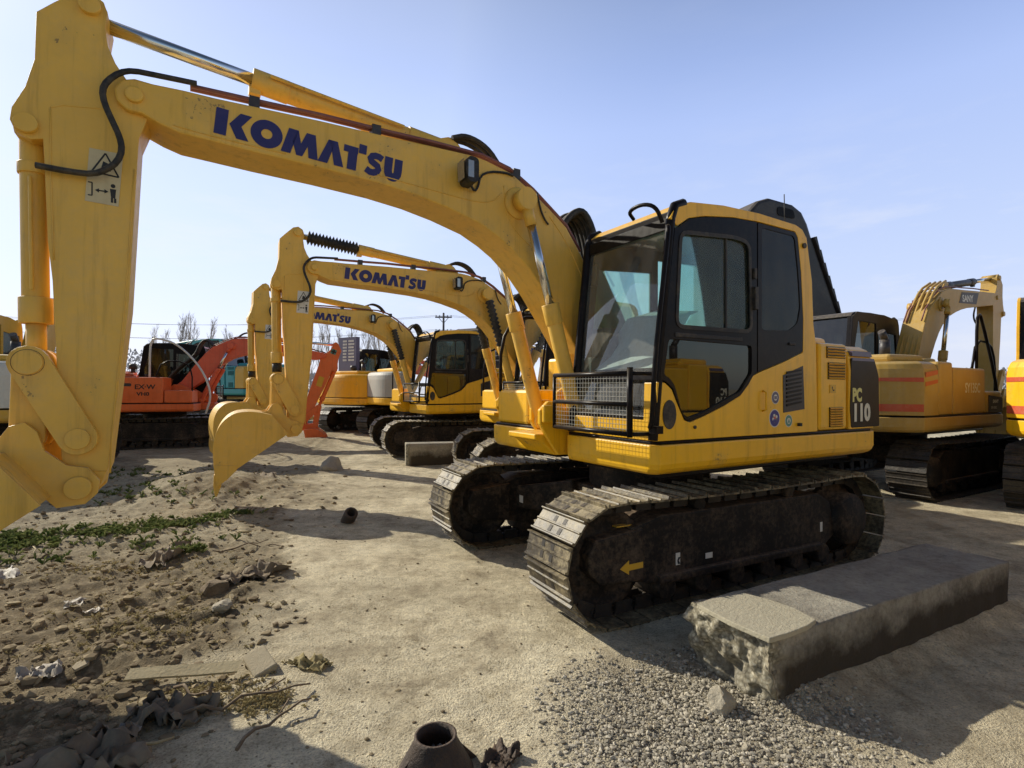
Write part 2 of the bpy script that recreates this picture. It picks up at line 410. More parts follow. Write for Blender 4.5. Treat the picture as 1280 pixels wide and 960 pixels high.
def carbody_mb():
    mb = MB()
    mb.cyl((0, 0, .56), (0, 0, .90), .52, n=32); mb.cyl((0, 0, .86), (0, 0, .95), .58, n=32)
    mb.prism([(.55, .40), (.55, .64), (-.55, .64), (-.55, .40)], -.55, .55)
    for sx in (1, -1):
        for sy in (1, -1):
            a = [(sx * .30, sy * .40), (sx * .62, sy * .30), (sx * .95, sy * .83), (sx * .50, sy * .86)]
            aa = a if sx * sy > 0 else a[::-1]
            lo = [(x, y, .34) for x, y in aa]; hi = [(x, y, .67 if abs(y) < .5 else .56) for x, y in aa]
            mb.add(lo + hi, [(3, 2, 1, 0), (4, 5, 6, 7)] + [(i, (i + 1) % 4, 4 + (i + 1) % 4, 4 + i) for i in range(4)])
    return mb

# ------------------------------------------------------------------ the excavator
FOOT = (.34, 1.52); PIN = (3.985, 3.15); BPIN = (4.21, 1.0)
def rot2(p, c, a): 
    x, z = p[0] - c[0], p[1] - c[1]; return (c[0] + x * cos(a) - z * sin(a), c[1] + x * sin(a) + z * cos(a))

def excavator(label, loc, th, phi=0, sc=1, group=None, pose=(0, 0, 0), full=False, body='yellow', boomc=None, cwc=None, armc=None,
              cabc='black', logo='navy', bellows=True, komatsu=True, style='pc', name='excavator', bucketc=None, side=None, lightcab=False, badge2=False, hoses=True, tanks=True, cylc=None, near=False):
    """machine frame: +X forward, +Y left, z up; th = heading angle (radians, math convention)"""
    boomc = boomc or body; cwc = cwc or body; armc = armc or boomc; bucketc = bucketc or armc
    root = empty(name, (loc[0], loc[1], loc[2] if len(loc) > 2 else 0), th, sc)
    tag(root, label, 'excavator', group)
    a1, a2, a3 = [R(a) for a in pose]
    PB = lambda x, z: rot2((x, z), FOOT, a1)
    pinB = PB(*PIN)
    PA = lambda x, z: (lambda q: rot2(q, pinB, a2))(PB(x, z))
    bp = PA(*BPIN)
    PK = lambda x, z: rot2(PA(x, z), bp, a3)
    def V(f, x, y, z): q = f(x, z); return (q[0], y, q[1])
    def part(name, mb, mats, bevel=0, parent=None, label=None):
        mm = [M[k] for k in ([mats] if isinstance(mats, str) else mats)]
        o = mb.build(name, mm, parent or root, bevel)
        if parent is None: o.rotation_euler = (0, 0, phi)
        if label: o['label'] = label
        return o
    # ---- undercarriage (root frame)
    for sgn in (1, -1):
        tr = proto('track' if komatsu else 'darktrack', 'crawler_track', track_mesh, [M['shoe' if komatsu else 'shoed'], M['chain']], root, (0, sgn * .98, 0))
        rz = 0 if sgn > 0 else pi
        fr = proto('frame', 'track_frame', frame_mb, [M['frame']], tr, (0, 0, 0), 0, .015)
        if sgn < 0: fr.scale = (1, -1, 1)
        proto('idler', 'idler', idler_mb, [M['frame']], tr, (0, 0, 0))
        proto('sprocket', 'sprocket', sprocket_mb, [M['frame']], tr, (0, 0, 0))
        if full and sgn > 0:
            d = MB(); y = .172
            ar = [(1.225, .352), (1.15, .40), (1.15, .372), (1.03, .375), (1.03, .335), (1.15, .332), (1.15, .305)]
            d.prism(ar, .1655, .168, 0)
            o = part('direction_arrow', d, 'decaly', 0, tr)
            d = MB(); d.prism([(.72, .30), (.68, .30), (.68, .385), (.72, .385)], .151, .1535)
            place_polys(d, [[(.3, .1), (.7, .1), (.45, .5), (.75, .9), (.35, .9), (.2, .5)]], left_plane(.72, .30, .1545, .06), 1)
            part('sticker', d, ['decalw', 'decalblk'], 0, tr)
            for q in ([(.43, .305), (.36, .305), (.36, .345), (.43, .345)], [(-.91, .34), (-.94, .34), (-.94, .42), (-.91, .42)]): part('sticker', MB().prism(q, .151, .1535), 'decalw', 0, tr)
            d = MB(); d.box(1.02, 1.2, -.16, .10, .605, .612)
            part('grease_cover', d, 'decaly', 0, tr)
    cb = proto('carbody', 'undercarriage', carbody_mb, [M['frame']], root, (0, 0, 0), 0, .02)
    if full:
        d = MB(); d.box(.953, .956, -.72, -.65, .42, .49); o = part('sticker', d, 'decalw', 0, cb)
    # ---- revolving frame skirt
    base = [(1.07, .22), (1.07, 1.15), (1.02, 1.20), (-1.66, 1.20)] + [(-1.66 - .47 * (1 - abs(sin(a_)) ** 3.2), 1.2 * sin(a_)) for a_ in [R(84 - 168 * i / 28) for i in range(29)]] + [(-1.66, -1.2), (.95, -1.2), (1.0, -1.15), (1.0, -.38), (.72, -.38), (.72, .22)]
    mb = MB(); nb = len(base); rings = [(.945, .955), (.972, .972), (.990, .995), (1.0, 1.03), (1.0, 1.160)]
    mb.add([((x - .0) * (1 - (1 - k_) * .55) if x > 0 else x * (1 - (1 - k_) * .6), y * k_, z) for k_, z in rings for x, y in base],
           [list(range(nb)), [4 * nb + i for i in range(nb)]] + [(j * nb + i, j * nb + (i + 1) % nb, (j + 1) * nb + (i + 1) % nb, (j + 1) * nb + i) for j in range(4) for i in range(nb)])
    mb.slab([(x * .985, y * .99) for x, y in base], 1.160, 1.185, 1)          # dark recessed gap
    mb.slab([(.85, .15), (.85, 1.05), (-1.6, 1.0), (-1.6, -1.0), (.8, -1.0), (.8, -.3), (.6, -.3), (.6, .15)], .90, .955, 1)
    part('revolving_frame', mb, [body, 'black'], .022)
    # nose brackets that carry the boom and its cylinders
    mb = MB()
    for y0, y1, xm in ((-.345, -.30, 1.0), (.13, .175, 1.22)):
        mb.prism([(.5, .99), (xm - .1, .99), (xm, 1.12), (xm + .08, 1.25), (xm + .08, 1.36), (xm, 1.43), (xm - .12, 1.43), (xm - .2, 1.36), (.8, 1.50), (.5, 1.68), (.30, 1.68), (.1, 1.45), (-.1, 1.19), (-.1, .99)], y0, y1)
    mb.prism([(.6, .985), (1.12, .985), (1.25, 1.10), (1.32, 1.12), (1.32, 1.165), (.6, 1.165)], -.299, .129)
    mb.box(1.20, 1.29, .176, .215, 1.26, 1.40)
    mb.cyl((.98, -.42, 1.24), (.98, .34, 1.24), .04, n=16)
    mb.cyl((FOOT[0], -.36, FOOT[1]), (FOOT[0], .19, FOOT[1]), .07, n=16)
    part('boom_bracket', mb, body, .01)
    # ---- rear deck: engine cover, counterweight
    top = 1.93
    rear = [(-.80, 1.195), (-1.24, 1.195), (-1.24, -1.195), (-.80, -1.195)]
    mb = MB(); mb.slab(rear, 1.186, top)
    for (x0, x1, z0, z1) in ((-.90, -1.17, 1.70, 1.87), (-.92, -1.19, 1.60, 1.64), (-.93, -1.15, 1.21, 1.39)):
        pass
    eng = part('engine_cover', mb, body, .035)
    mb = MB(); lv = MB()
    for (x0, x1, z0, z1) in ((-.91, -1.19, 1.80, 1.90), (-.93, -1.19, 1.62, 1.765), (-.95, -1.15, 1.215, 1.385)):
        mb = MB(); mb.box(x1, x0, 1.185, 1.199, z0, z1, 1)
        k = int((z1 - z0) / .021)
        for i in range(k):
            z = z0 + (i + .5) * (z1 - z0) / k
            mb.add([(x0, 1.199, z - .008), (x1, 1.199, z - .008), (x1, 1.212, z - .001), (x0, 1.212, z - .001), (x0, 1.199, z + .008), (x1, 1.199, z + .008)], [(0, 1, 2, 3), (3, 2, 5, 4)], 0)
        part('louvre', mb, [body, 'black'], 0, eng)
    cwp = [(-1.255, 1.197), (-1.66, 1.197), (-1.79, 1.14), (-1.885, 1.0), (-2.07, .5), (-2.115, 0), (-2.07, -.5), (-1.885, -1.0), (-1.79, -1.14), (-1.66, -1.197), (-1.255, -1.197)]
    cwp = [cwp[0]] + [tuple(Vector((cwp[1][0], cwp[1][1])).lerp(Vector((cwp[1][0], cwp[1][1])), 0))] + [(-1.66 - .455 * (1 - abs(sin(a_)) ** 3.2) , 1.197 * sin(a_)) for a_ in [R(84 - 168 * i / 28) for i in range(29)]] + [cwp[-2], cwp[-1]]
    mb = MB(); k = [1.0, 1.0, .985, .95, .88]; zz = [1.186, 1.70, 1.82, 1.89, 1.925]
    n = len(cwp); vs = []
    for kk, z in zip(k, zz): vs += [(-1.255 + (x + 1.255) * kk, y * (1 - (1 - kk) * .7), z) for x, y in cwp]
    fs = [list(range(n))[::-1], [(len(zz) - 1) * n + i for i in range(n)]]
    for j in range(len(zz) - 1): fs += [(j * n + i, j * n + (i + 1) % n, (j + 1) * n + (i + 1) % n, (j + 1) * n + i) for i in range(n)]
    mb.add(vs, fs)
    cw = part('counterweight', mb, cwc, .03)
    if style == 'pc':
        d = MB()
        d.prism(rounded([(-1.285, 1.20), (-1.265, 1.36), (-1.29, 1.81), (-1.67, 1.81), (-1.745, 1.66), (-1.755, 1.20)], .02), 1.15, 1.2005, 0)
        d.prism([(-1.30, 1.83), (-1.30, 1.875), (-1.60, 1.875), (-1.63, 1.83)], 1.14, 1.2015, 1); d.prism([(-1.30, 1.79), (-1.30, 1.815), (-1.66, 1.815), (-1.675, 1.79)], 1.15, 1.2015, 1)
        bd = part('badge_panel', d, ['badge', 'stripe'], 0, cw)
        if badge2:
            d = MB(); d.prism([(-1.285, 1.20), (-1.265, 1.36), (-1.29, 1.81), (-1.67, 1.81), (-1.745, 1.66), (-1.755, 1.20)], -1.2005, -1.15, 0)
            d.prism([(-1.30, 1.83), (-1.30, 1.875), (-1.60, 1.875), (-1.63, 1.83)], -1.2015, -1.14, 1); part('badge_panel', d, ['badge', 'stripe'], 0, cw)
            d = MB(); place_text(d, 'PC', .155, right_plane(-1.70, 1.435, -1.203, 1), .006, .82); place_text(d, '110', .20, right_plane(-1.70, 1.262, -1.203, 1), .0065, .92); d.build('lettering', [M['decal']], cw)
        if full:
            d = MB()
            place_text(d, 'PC', .155, left_plane(-1.30, 1.435, 1.203, 1), .009, .80, 1)
            place_text(d, '110', .205, left_plane(-1.30, 1.262, 1.203, 1), .0105, .95)
            o = d.build('lettering', [M['decal'], M['decalpy']], cw)
    if style == 'sany':
        d = MB()
        for z0, z1, s in ((1.70, 1.77, .05), (1.58, 1.64, .05), (1.00, 1.13, 0)):
            if z0 < 1.1: continue
            d.prism([(-1.28, z0 + s), (-1.64, z0), (-1.64, z1), (-1.28, z1 - .01 + s)], -1.2, -1.1985); d.prism([(-1.28, z0 + s), (-1.64, z0), (-1.64, z1), (-1.28, z1 - .01 + s)], 1.1985, 1.2)
        part('stripe', d, 'red', 0, cw)
        d = MB()
        sc2 = 1.003
        for z0, z1 in ((1.64, 1.70), (1.24, 1.34)):
            q = [(x * sc2, y * sc2) for x, y in cwp[2:-2]]
            for (xa, ya), (xb, yb) in zip(q, q[1:]):
                f0 = abs(ya) / 1.2; f1 = abs(yb) / 1.2; w = .6 if z0 > 1.4 else 0
                d.add([(xa, ya, z0 + w * .06 * (1 - f0)), (xb, yb, z0 + w * .06 * (1 - f1)), (xb, yb, z1), (xa, ya, z1)], [(0, 1, 2, 3)])
        part('tail_stripe', d, 'red', 0, cw)
    # right-hand side: tank and tool box
    mb = MB()
    mb.slab([(-.79, -.50), (-.79, -1.195), (.30, -1.195), (.30, -.50)], 1.186, 1.86)
    mb.slab([(.32, -.55), (.32, -1.19), (.92, -1.19), (.96, -1.12), (.96, -.55)], 1.186, 1.52)
    tank = part('tank', mb if tanks else MB().box(-.79, .3, -1.0, -.5, 1.186, 1.25), body, .03)
    d = MB(); d.tube([(.95, -1.1, 1.5), (.95, -1.1, 2.0), (.78, -1.1, 2.28), (.25, -1.1, 2.3), (.1, -1.1, 1.86)], .018, mi=0, smooth_path=1)
    if tanks: part('handrail', d, 'black', 0, tank)
    # engine hood
    mb = MB(); mb.slab([(-.95, .85), (-1.70, .75), (-1.75, 0), (-1.70, -.8), (-.95, -.9)], 1.926, 2.04)
    mb.slab([(-.80, .15), (-.93, .15), (-.93, -1.0), (-.80, -1.0)], 1.90, 1.99)
    hood = part('engine_hood', mb, body, .04)
    d = MB().cyl((-1.2, -.5, 2.03), (-1.2, -.5, 2.28), .07); d.cyl((-1.2, -.5, 2.28), (-1.3, -.5, 2.40), .05); part('exhaust', d, 'dgrey', 0, hood)
    d = MB().cyl((-.9, .35, 2.0), (-.9, .35, 2.12), .06); d.lathe([(0, .14), (.09, .13), (.11, .08), (.11, .0), (.07, -.02)], (-.9, .35, 2.12), 'z'); part('air_precleaner', d, 'dgrey', 0, hood)

    # ---- cab
    Yo, Yi = 1.20, .25
    bnd = [(1.055, 1.58), (.985, 1.575), (.92, 1.53), (.86, 1.42), (.80, 1.32), (.745, 1.305), (.6, 1.345), (.4, 1.41), (.216, 1.484), (.13, 1.56), (.069, 1.633), (-.02, 1.665), (-.3, 1.745), (-.57, 1.835), (-.575, 2.1), (-.545, 2.48), (-.50, 2.76), (-.46, 2.80), (.0, 2.805), (.3, 2.79), (.6, 2.75), (.76, 2.71), (.87, 2.64)]
    outer = [(1.065, 1.187)] + bnd + [(.94, 2.68), (.90, 2.75), (.84, 2.795), (.74, 2.825), (.4, 2.86), (0, 2.87), (-.47, 2.855), (-.56, 2.83), (-.62, 2.77), (-.694, 2.43), (-.716, 2.067), (-.75, 1.91), (-.773, 1.187)]
    mb = MB(); mb.prism(outer, 1.165, 1.20, 0)
    # front lower sill, inner side wall, roof, rear wall
    mb.box(1.03, 1.062, .28, 1.164, 1.187, 1.32, 0); mb.prism([(1.062, 1.32), (1.03, 1.32), (1.03, 1.575), (1.054, 1.575)], 1.08, 1.164, 0)
    inner = [(1.06, 1.187), (.90, 2.70), (.84, 2.79), (.4, 2.85), (-.47, 2.85), (-.62, 2.76), (-.716, 2.06), (-.773, 1.187)]
    mb.holed(inner, [[(.86, 1.98), (.80, 2.52), (.2, 2.56), (.2, 1.98)], [(.12, 1.65), (.12, 2.68), (-.45, 2.70), (-.6, 2.1), (-.6, 1.75)]], Yi, Yi + .035, 1)
    rp = [(.90, 2.745), (.84, 2.792), (.74, 2.822), (.4, 2.857), (0, 2.867), (-.47, 2.852), (-.56, 2.827), (-.615, 2.77), (-.55, 2.75), (.3, 2.77), (.8, 2.70), (.88, 2.69)]
    mb.prism(rp, Yi + .036, 1.164, 2)
    mb.prism([(.90, 2.748), (.84, 2.80), (.70, 2.834), (.70, 2.826), (.84, 2.79), (.895, 2.742)], Yi + .05, 1.15, 0)
    mb.box(-.775, -.73, Yi + .036, 1.164, 1.187, 1.95, 0)
    for y0, y1 in ((Yi + .036, Yi + .09), (1.10, 1.164)): mb.prism([(-.765, 1.95), (-.71, 2.06), (-.62, 2.76), (-.56, 2.76), (-.66, 2.06), (-.70, 1.95)], y0, y1, 1)
    mb.box(-.73, 1.03, Yi + .04, 1.16, 1.187, 1.22, 1)
    cab = part('cab', mb, [body, cabc, 'dgrey'], .012)
    # front frame (black): pillars + cross bars
    mb = MB()
    fx = lambda z: 1.066 - (z - 1.187) * .107
    pil = [(fx(z) + (.0 if z < 2.5 else -.0), z) for z in (1.19, 1.5, 1.9, 2.3, 2.6, 2.69)]
    for y in (Yi + .03, 1.172): mb.tube([(x, y, z) for x, z in pil] + [(.87, y, 2.78), (.78, y, 2.815)], .034, 10, 0)
    for z, h in ((1.615, .025), (2.66, .045)): mb.prism([(fx(z) + .012, z - h), (fx(z) - .02, z - h), (fx(z) - .02, z + h), (fx(z) + .008, z + h)], Yi + .05, 1.15)
    mb.prism([(fx(1.34) + .0, 1.32), (fx(1.34) - .02, 1.32), (fx(1.34) - .02, 1.35), (fx(1.34), 1.35)], Yi + .05, 1.08)
    part('pillar_frame', mb, cabc, .006, cab)
    # black side fittings: door and rear quarter panel
    dx = .03
    dfront = [(1.035, 1.60)] + [(x - .006 if x > .9 else x, z + .006) for x, z in bnd[1:11]] + [(dx, 1.655), (dx, 2.795), (.3, 2.783), (.6, 2.742), (.76, 2.70), (.865, 2.63), (.90, 2.62)]
    hole1 = rounded([(.885, 1.955), (.845, 2.60), (.263, 2.645), (.117, 2.62), (.095, 1.963)], .07)
    hole2 = rounded([(1.0, 1.625), (.955, 1.87), (.088, 1.86), (.088, 1.655), (.22, 1.515), (.6, 1.375), (.765, 1.335), (.83, 1.37), (.90, 1.56), (.95, 1.61)], .03, 3)
    mb = MB(); mb.holed(dfront, [hole1, hole2], 1.17, 1.206)
    door = part('door', mb, cabc, 0)
    part('window', MB().prism(hole1, 1.184, 1.190), 'glassw' if lightcab else 'glass', 0, door)
    part('lower_window', MB().prism(hole2, 1.184, 1.190), 'glassd', 0, door)
    d = MB(); d.strip(hole1 + [hole1[0]], .014, 1.203, 1.211); d.box(.36, .376, 1.186, 1.20, 1.97, 2.64); part('window_seal', d, 'blackr', 0, door)
    d = MB(); d.box(.045, .085, 1.20, 1.235, 2.13, 2.30); d.box(.05, .08, 1.205, 1.225, 2.36, 2.44); d.box(.2, .9, 1.204, 1.212, 1.885, 1.915); part('handle', d, 'blackr', .006, door)
    q = [(dx - .02, 1.665), (-.3, 1.752), (-.562, 1.84), (-.567, 2.1), (-.537, 2.48), (-.492, 2.755), (-.46, 2.792), (dx - .02, 2.795)]
    hole3 = rounded([(-.035, 1.985), (-.38, 2.0), (-.49, 2.06), (-.53, 2.2), (-.50, 2.48), (-.452, 2.76), (-.035, 2.765)], .04)
    mb = MB(); mb.holed(q, [hole3], 1.17, 1.202)
    rq = part('rear_quarter_panel', mb, 'badge' if cabc == 'black' else cabc, 0)
    part('window', MB().prism(hole3, 1.19, 1.196), 'glassq', 0, rq)
    d = MB(); d.box(-.45, -.37, 1.2, 1.215, 1.885, 1.905); part('handle', d, 'blackr', .004, rq)
    # windshield and other panes
    ws = MB(); y0, y1 = Yi + .06, 1.14
    for z0, z1 in ((1.64, 2.615), (1.35, 1.59)):
        ws.add([(fx(z0) - .012, y0, z0), (fx(z0) - .012, y1, z0), (fx(z1) - .012, y1, z1), (fx(z1) - .012, y0, z1)], [(0, 1, 2, 3)])
    part('windshield', ws, 'glassw', 0, cab)
    d = MB(); d.add([(.86, Yi + .015, 1.98), (.80, Yi + .015, 2.52), (.2, Yi + .015, 2.56), (.2, Yi + .015, 1.98)], [(0, 1, 2, 3)]); d.add([(.12, Yi + .015, 1.65), (.12, Yi + .015, 2.68), (-.45, Yi + .015, 2.70), (-.6, Yi + .015, 2.1), (-.6, Yi + .015, 1.75)], [(0, 1, 2, 3, 4)])
    d.add([(-.72, Yi + .09, 1.96), (-.72, 1.1, 1.96), (-.60, 1.1, 2.74), (-.60, Yi + .09, 2.74)], [(0, 1, 2, 3)]); part('pane', d, 'glasst' if full or lightcab else 'glassd', 0, cab)
    # interior
    d = MB(); d.box(-.45, .15, .47, .97, 1.55, 1.66); d.prism([(-.32, 1.66), (-.45, 1.66), (-.62, 2.28), (-.52, 2.30)], .47, .97); d.prism([(-.53, 2.30), (-.60, 2.30), (-.64, 2.50), (-.57, 2.50)], .58, .86); d.box(-.4, .1, .52, .92, 1.22, 1.55)
    part('seat', d, 'seat', .03, cab)
    d = MB(); 
    for y in (.33, 1.0): d.box(-.35, .30, y, y + .12, 1.22, 1.82); d.cyl((.22, y + .06, 1.82), (.26, y + .06, 2.0), .015); d.cyl((.26, y + .06, 2.0), (.27, y + .06, 2.09), .025)
    d.box(.6, .98, .30, .42, 1.22, 1.78); d.box(.72, .88, .30, .44, 1.78, 2.02); d.tube([(.8, .62, 1.22), (.75, .62, 1.75)], .012); d.tube([(.8, .78, 1.22), (.75, .78, 1.75)], .012)
    part('console', d, 'inner', .015, cab)
    if full:
        d = MB(); d.add([(.95, .36, 1.68), (.95, 1.06, 1.68), (.83, 1.06, 1.76), (.5, .98, 2.08), (.3, .90, 2.14), (.3, .45, 2.2), (.55, .36, 2.12), (.83, .36, 1.76)], [(0, 1, 2, 7), (7, 2, 3, 6), (6, 3, 4, 5)])
        part('pale_sheet', d, 'innerw', 0, cab)  # pale surface behind the lower windshield
    # guards, mirrors, rails
    d = MB(); r = .017; gx = 1.23; g0, g1, z0, z1 = .27, 1.13, 1.235, 1.635
    d.tube([(gx, g0, z1), (gx, g1, z1)], r); d.tube([(gx, g0, z0), (gx, g1, z0)], r); d.tube([(gx, g0, 1.43), (gx, g1, 1.43)], r * .9)
    d.tube([(gx, g1, z0 - .02), (gx, g1, z1 + .04)], r * 1.15); d.tube([(gx, g0, z0), (gx, g0, z1)], r * .8)
    for z in (z0, z1): 
        for y in (g0, g1): d.tube([(gx, y, z), (fx(z), y + (.04 if y > 1 else 0), z)], r * .8)
    gd = part('front_guard', d, 'black', 0)
    d = MB(); w = .0010
    for i in range(1, 26): y = g0 + (g1 - g0) * i / 26; d.box(gx - w, gx + w, y - w, y + w, z0, z1)
    for i in range(1, 13): z = z0 + (z1 - z0) * i / 13; d.box(gx - w * 2, gx, g0, g1, z - w, z + w)
    part('wire_mesh', d, 'grey', 0, gd)
    d = MB(); d.tube([(1.12, 1.20, 1.28), (1.14, 1.24, 1.33), (1.13, 1.25, 1.7), (1.06, 1.25, 2.2), (.99, 1.235, 2.58), (.97, 1.21, 2.62)], .016, smooth_path=1)
    d.tube([(.96, 1.15, 2.66), (1.02, 1.15, 2.76), (1.05, 1.05, 2.80), (1.04, .9, 2.79), (.95, .86, 2.76)], .014, smooth_path=2); d.box(1.04, 1.10, 1.17, 1.24, 1.24, 1.29)
    part('grab_rail', d, 'black', 0, cab)
    d = MB(); d.prism(circle(.945, 1.362, .062, 20, .098), 1.199, 1.206); part('round_port', d, 'glassd' if False else 'blackr', 0, cab)
    d = MB(); d.prism([(-.30, 1.645), (-.565, 1.725), (-.585, 1.375), (-.305, 1.35)], 1.199, 1.204); 
    for i in range(9):
        z = 1.40 + i * .032; d.prism([(-.34, z), (-.535, z + .018 + .01), (-.535, z + .028 + .012), (-.34, z + .018)], 1.204, 1.211, 1)
    part('side_vent', d, ['dgrey', 'black'], 0, cab)
    if full:
        d = MB(); d.tube([(-.05, 1.2, 1.52), (-.05, 1.23, 1.51), (-.05, 1.23, 1.38), (-.05, 1.2, 1.37)], .008); part('grab_handle', d, body, 0, cab)
        for (x, z, ra, c) in ((-.205, 1.47, .043, 0), (-.195, 1.31, .060, 1), (-.375, 1.285, .042, 2)):
            d = MB()
            d.prism(circle(x, z, ra * 1.12, 24, ra * 1.12 * 1.06), 1.199, 1.2012, 0); d.prism(circle(x, z, ra, 24, ra * 1.06), 1.2005, 1.2022, 1 + c); d.prism(circle(x, z, ra * .55, 20), 1.2015, 1.2032, 0 if c != 1 else 1)
            if c == 1:
                for dx_, dz_, mi in ((-.02, .012, 0), (.008, .022, 0), (.022, -.006, 0), (-.012, -.022, 2), (.012, -.018, 2), (0, .005, 4)): d.prism(circle(-.195 + dx_, 1.31 + dz_, .012, 8), 1.203, 1.2045, mi)
            elif c == 0:
                for dx_ in (-.012, 0, .012): d.prism([(-.205 + dx_ - .004, 1.458), (-.205 + dx_ + .004, 1.458), (-.205 + dx_ + .004, 1.482), (-.205 + dx_ - .004, 1.482)], 1.203, 1.2045, 1)
            else: d.prism([(-.39, 1.27), (-.36, 1.27), (-.375, 1.305)], 1.203, 1.2045, 3)
            part('sticker', d, ['decalw', 'stripe', 'decalbl', 'decalgr', 'red'], 0, cab)
        d = MB(); d.prism([(-.955, 1.505), (-1.045, 1.505), (-1.045, 1.575), (-.955, 1.575)], 1.196, 1.2005, 0)
        place_polys(d, [[(0, .8), (.25, 1), (.4, .75), (.25, .6), (.55, .25), (.75, .38), (1, .2), (.75, 0), (.45, .05), (.1, .5)]], left_plane(-.98, 1.52, 1.2015, .042), 1)
        part('phone_sticker', d, ['decaly', 'decalblk'], 0, eng)
        for d in (MB().box(-.52, -.49, 1.2, 1.225, 1.24, 1.265), MB().cyl((-.575, 1.2, 2.70), (-.575, 1.215, 2.70), .022, n=10), MB().cyl((.70, 1.2, 1.27), (.70, 1.21, 1.27), .012, n=10)): part('rubber_stop', d, 'blackr', 0, cab)
        d = MB(); d.tube([(.86, Yi + .04, 2.66), (.875, Yi + .08, 2.60), (.88, Yi + .09, 2.53)], .008); part('mirror_bracket', d, 'blackr', 0, cab)
        d = MB(); d.prism([(.905, 2.36), (.89, 2.36), (.87, 2.54), (.885, 2.54)], .30, .385, 0); d.add([(.9075, .308, 2.37), (.9075, .377, 2.37), (.8895, .377, 2.53), (.8895, .308, 2.53)], [(0, 1, 2, 3)], 1); part('mirror', d, ['blackr', 'mirror'], 0, cab)
        d = MB(); d.lathe([(.05, 0), (.05, .03), (.03, .05), (0, .055)], (.62, .95, 2.83), 'z'); part('roof_lamp', d, 'yellow', 0, cab)
        d = MB().tube([(-.45, 1.12, 2.85), (-.44, 1.12, 3.12)], .004, 6); part('antenna', d, 'blackr', 0, cab)

    # ---- boom
    y0, y1 = -.21, .15
    tip = [(PIN[0] + .095 * cos(t), PIN[1] + .095 * sin(t)) for t in [R(a) for a in (-110, -70, -30, 10, 50, 90)]]
    topl = [(3.90, 3.240), (3.746, 3.246), (3.592, 3.245), (2.997, 3.262), (2.541, 3.266), (2.13, 3.275), (1.90, 3.278), (1.782, 3.265), (1.564, 3.214), (1.355, 3.097), (1.18, 2.98), (1.031, 2.871), (.872, 2.659), (.66, 2.27), (.42, 1.78)]
    foot = [(FOOT[0] + .13 * cos(t), FOOT[1] + .13 * sin(t)) for t in [R(a) for a in (150, 190, 230, 270, 310)]]
    botl = [(.62, 1.56), (.90, 1.83), (1.087, 2.10), (1.25, 2.32), (1.39, 2.48), (1.553, 2.62), (1.68, 2.70), (1.834, 2.775), (2.096, 2.848), (2.336, 2.897), (2.6, 2.93), (2.995, 2.955), (3.371, 2.97), (3.627, 2.985), (3.767, 2.992), (3.86, 3.02)]
    mb = MB(); mb.prism([PB(*p) for p in tip + topl + foot + botl], y0, y1)
    mb.cyl(V(PB, PIN[0], y0 - .025, PIN[1]), V(PB, PIN[0], y1 + .025, PIN[1]), .045, n=20)
    for yy in (y0 - .03, y1): mb.lathe([(0, 0), (.13, 0), (.12, .02), (.075, .03), (0, .03)] if yy > 0 else [(0, .0), (.075, .0), (.12, .01), (.13, .03), (0, .03)], (*PB(1.50, 2.985)[:1], yy, PB(1.50, 2.985)[1]), 'y', 24)
    mb.cyl(V(PB, 1.50, y0 - .14, 2.985), V(PB, 1.50, y1 + .14, 2.985), .055, n=18)
    # arm-cylinder bracket on top
    for yy in (-.10, .015): mb.prism([PB(*p) for p in ((2.30, 3.26), (1.86, 3.27), (1.96, 3.39), (2.04, 3.43), (2.12, 3.40))], yy, yy + .025)
    boom = part('boom', mb, boomc, .012)
    if near:
        d = MB()
        for pl_ in ([(2.62, 2.985), (2.2, 2.955), (1.86, 2.93), (1.72, 2.96), (1.66, 3.03)], [(1.63, 3.10), (1.60, 2.86), (1.45, 2.70), (1.28, 2.62)], [(3.80, 3.03), (3.60, 3.012), (3.2, 3.0)], [(1.20, 2.93), (1.02, 2.74), (.86, 2.46), (.70, 2.16)]): d.tube([V(PB, x, y1 + .001, z) for x, z in pl_], .0045, 6, 0, 2); part('weld_bead', d, boomc, 0, boom); d = MB()
    # lettering
    d = MB()
    if komatsu:
        def f(s, t): 
            x, z = 3.60 - .1515 * s * .997 - .158 * t * .10, 3.035 - .1515 * s * .066 + .158 * t * .995
            return V(PB, x, y1 + .003, z)
        place_polys(d, KOM, f); part('lettering', d, logo, 0, boom)
    elif style == 'sany':
        for yy, fl in ((y1 + .003, 1), (y0 - .003, -1)):
            d.prism([PB(*p) for p in ((3.10, 3.22), (2.35, 3.22), (2.22, 3.02), (2.98, 3.0))], yy - .001, yy + .001, 1)
            if fl < 0: place_text(d, 'SANY', .17, lambda s, t: V(PB, 2.36 + s, y0 - .006, 3.05 + t), .006, 1.1)
            else: place_text(d, 'SANY', .17, lambda s, t: V(PB, 3.0 - s, y1 + .006, 3.05 + t), .006, 1.1)
        part('lettering', d, ['decalw', 'dgrey'], 0, boom)
    # hydraulic pipes along the top, clamps
    d = MB()
    pl = [(3.72, 3.295), (3.3, 3.305), (2.997, 3.315), (2.541, 3.315), (2.2, 3.32), (1.80, 3.315), (1.56, 3.262), (1.34, 3.14), (1.16, 3.01), (1.01, 2.90), (.86, 2.70)]
    for yy, rr in ((.115, .013), (.075, .013), (-.16, .012)): d.tube([V(PB, x, yy, z) for x, z in pl], rr, 6, 0)
    for x, z in ((3.38, 3.275), (2.62, 3.29), (1.5, 3.22)): d.prism([PB(x - .03, z - .035), PB(x + .03, z - .035), PB(x + .03, z + .045), PB(x - .03, z + .045)], .055, .135, 1)
    part('hydraulic_pipe', d, ['redpipe', 'dgrey'], 0, boom)
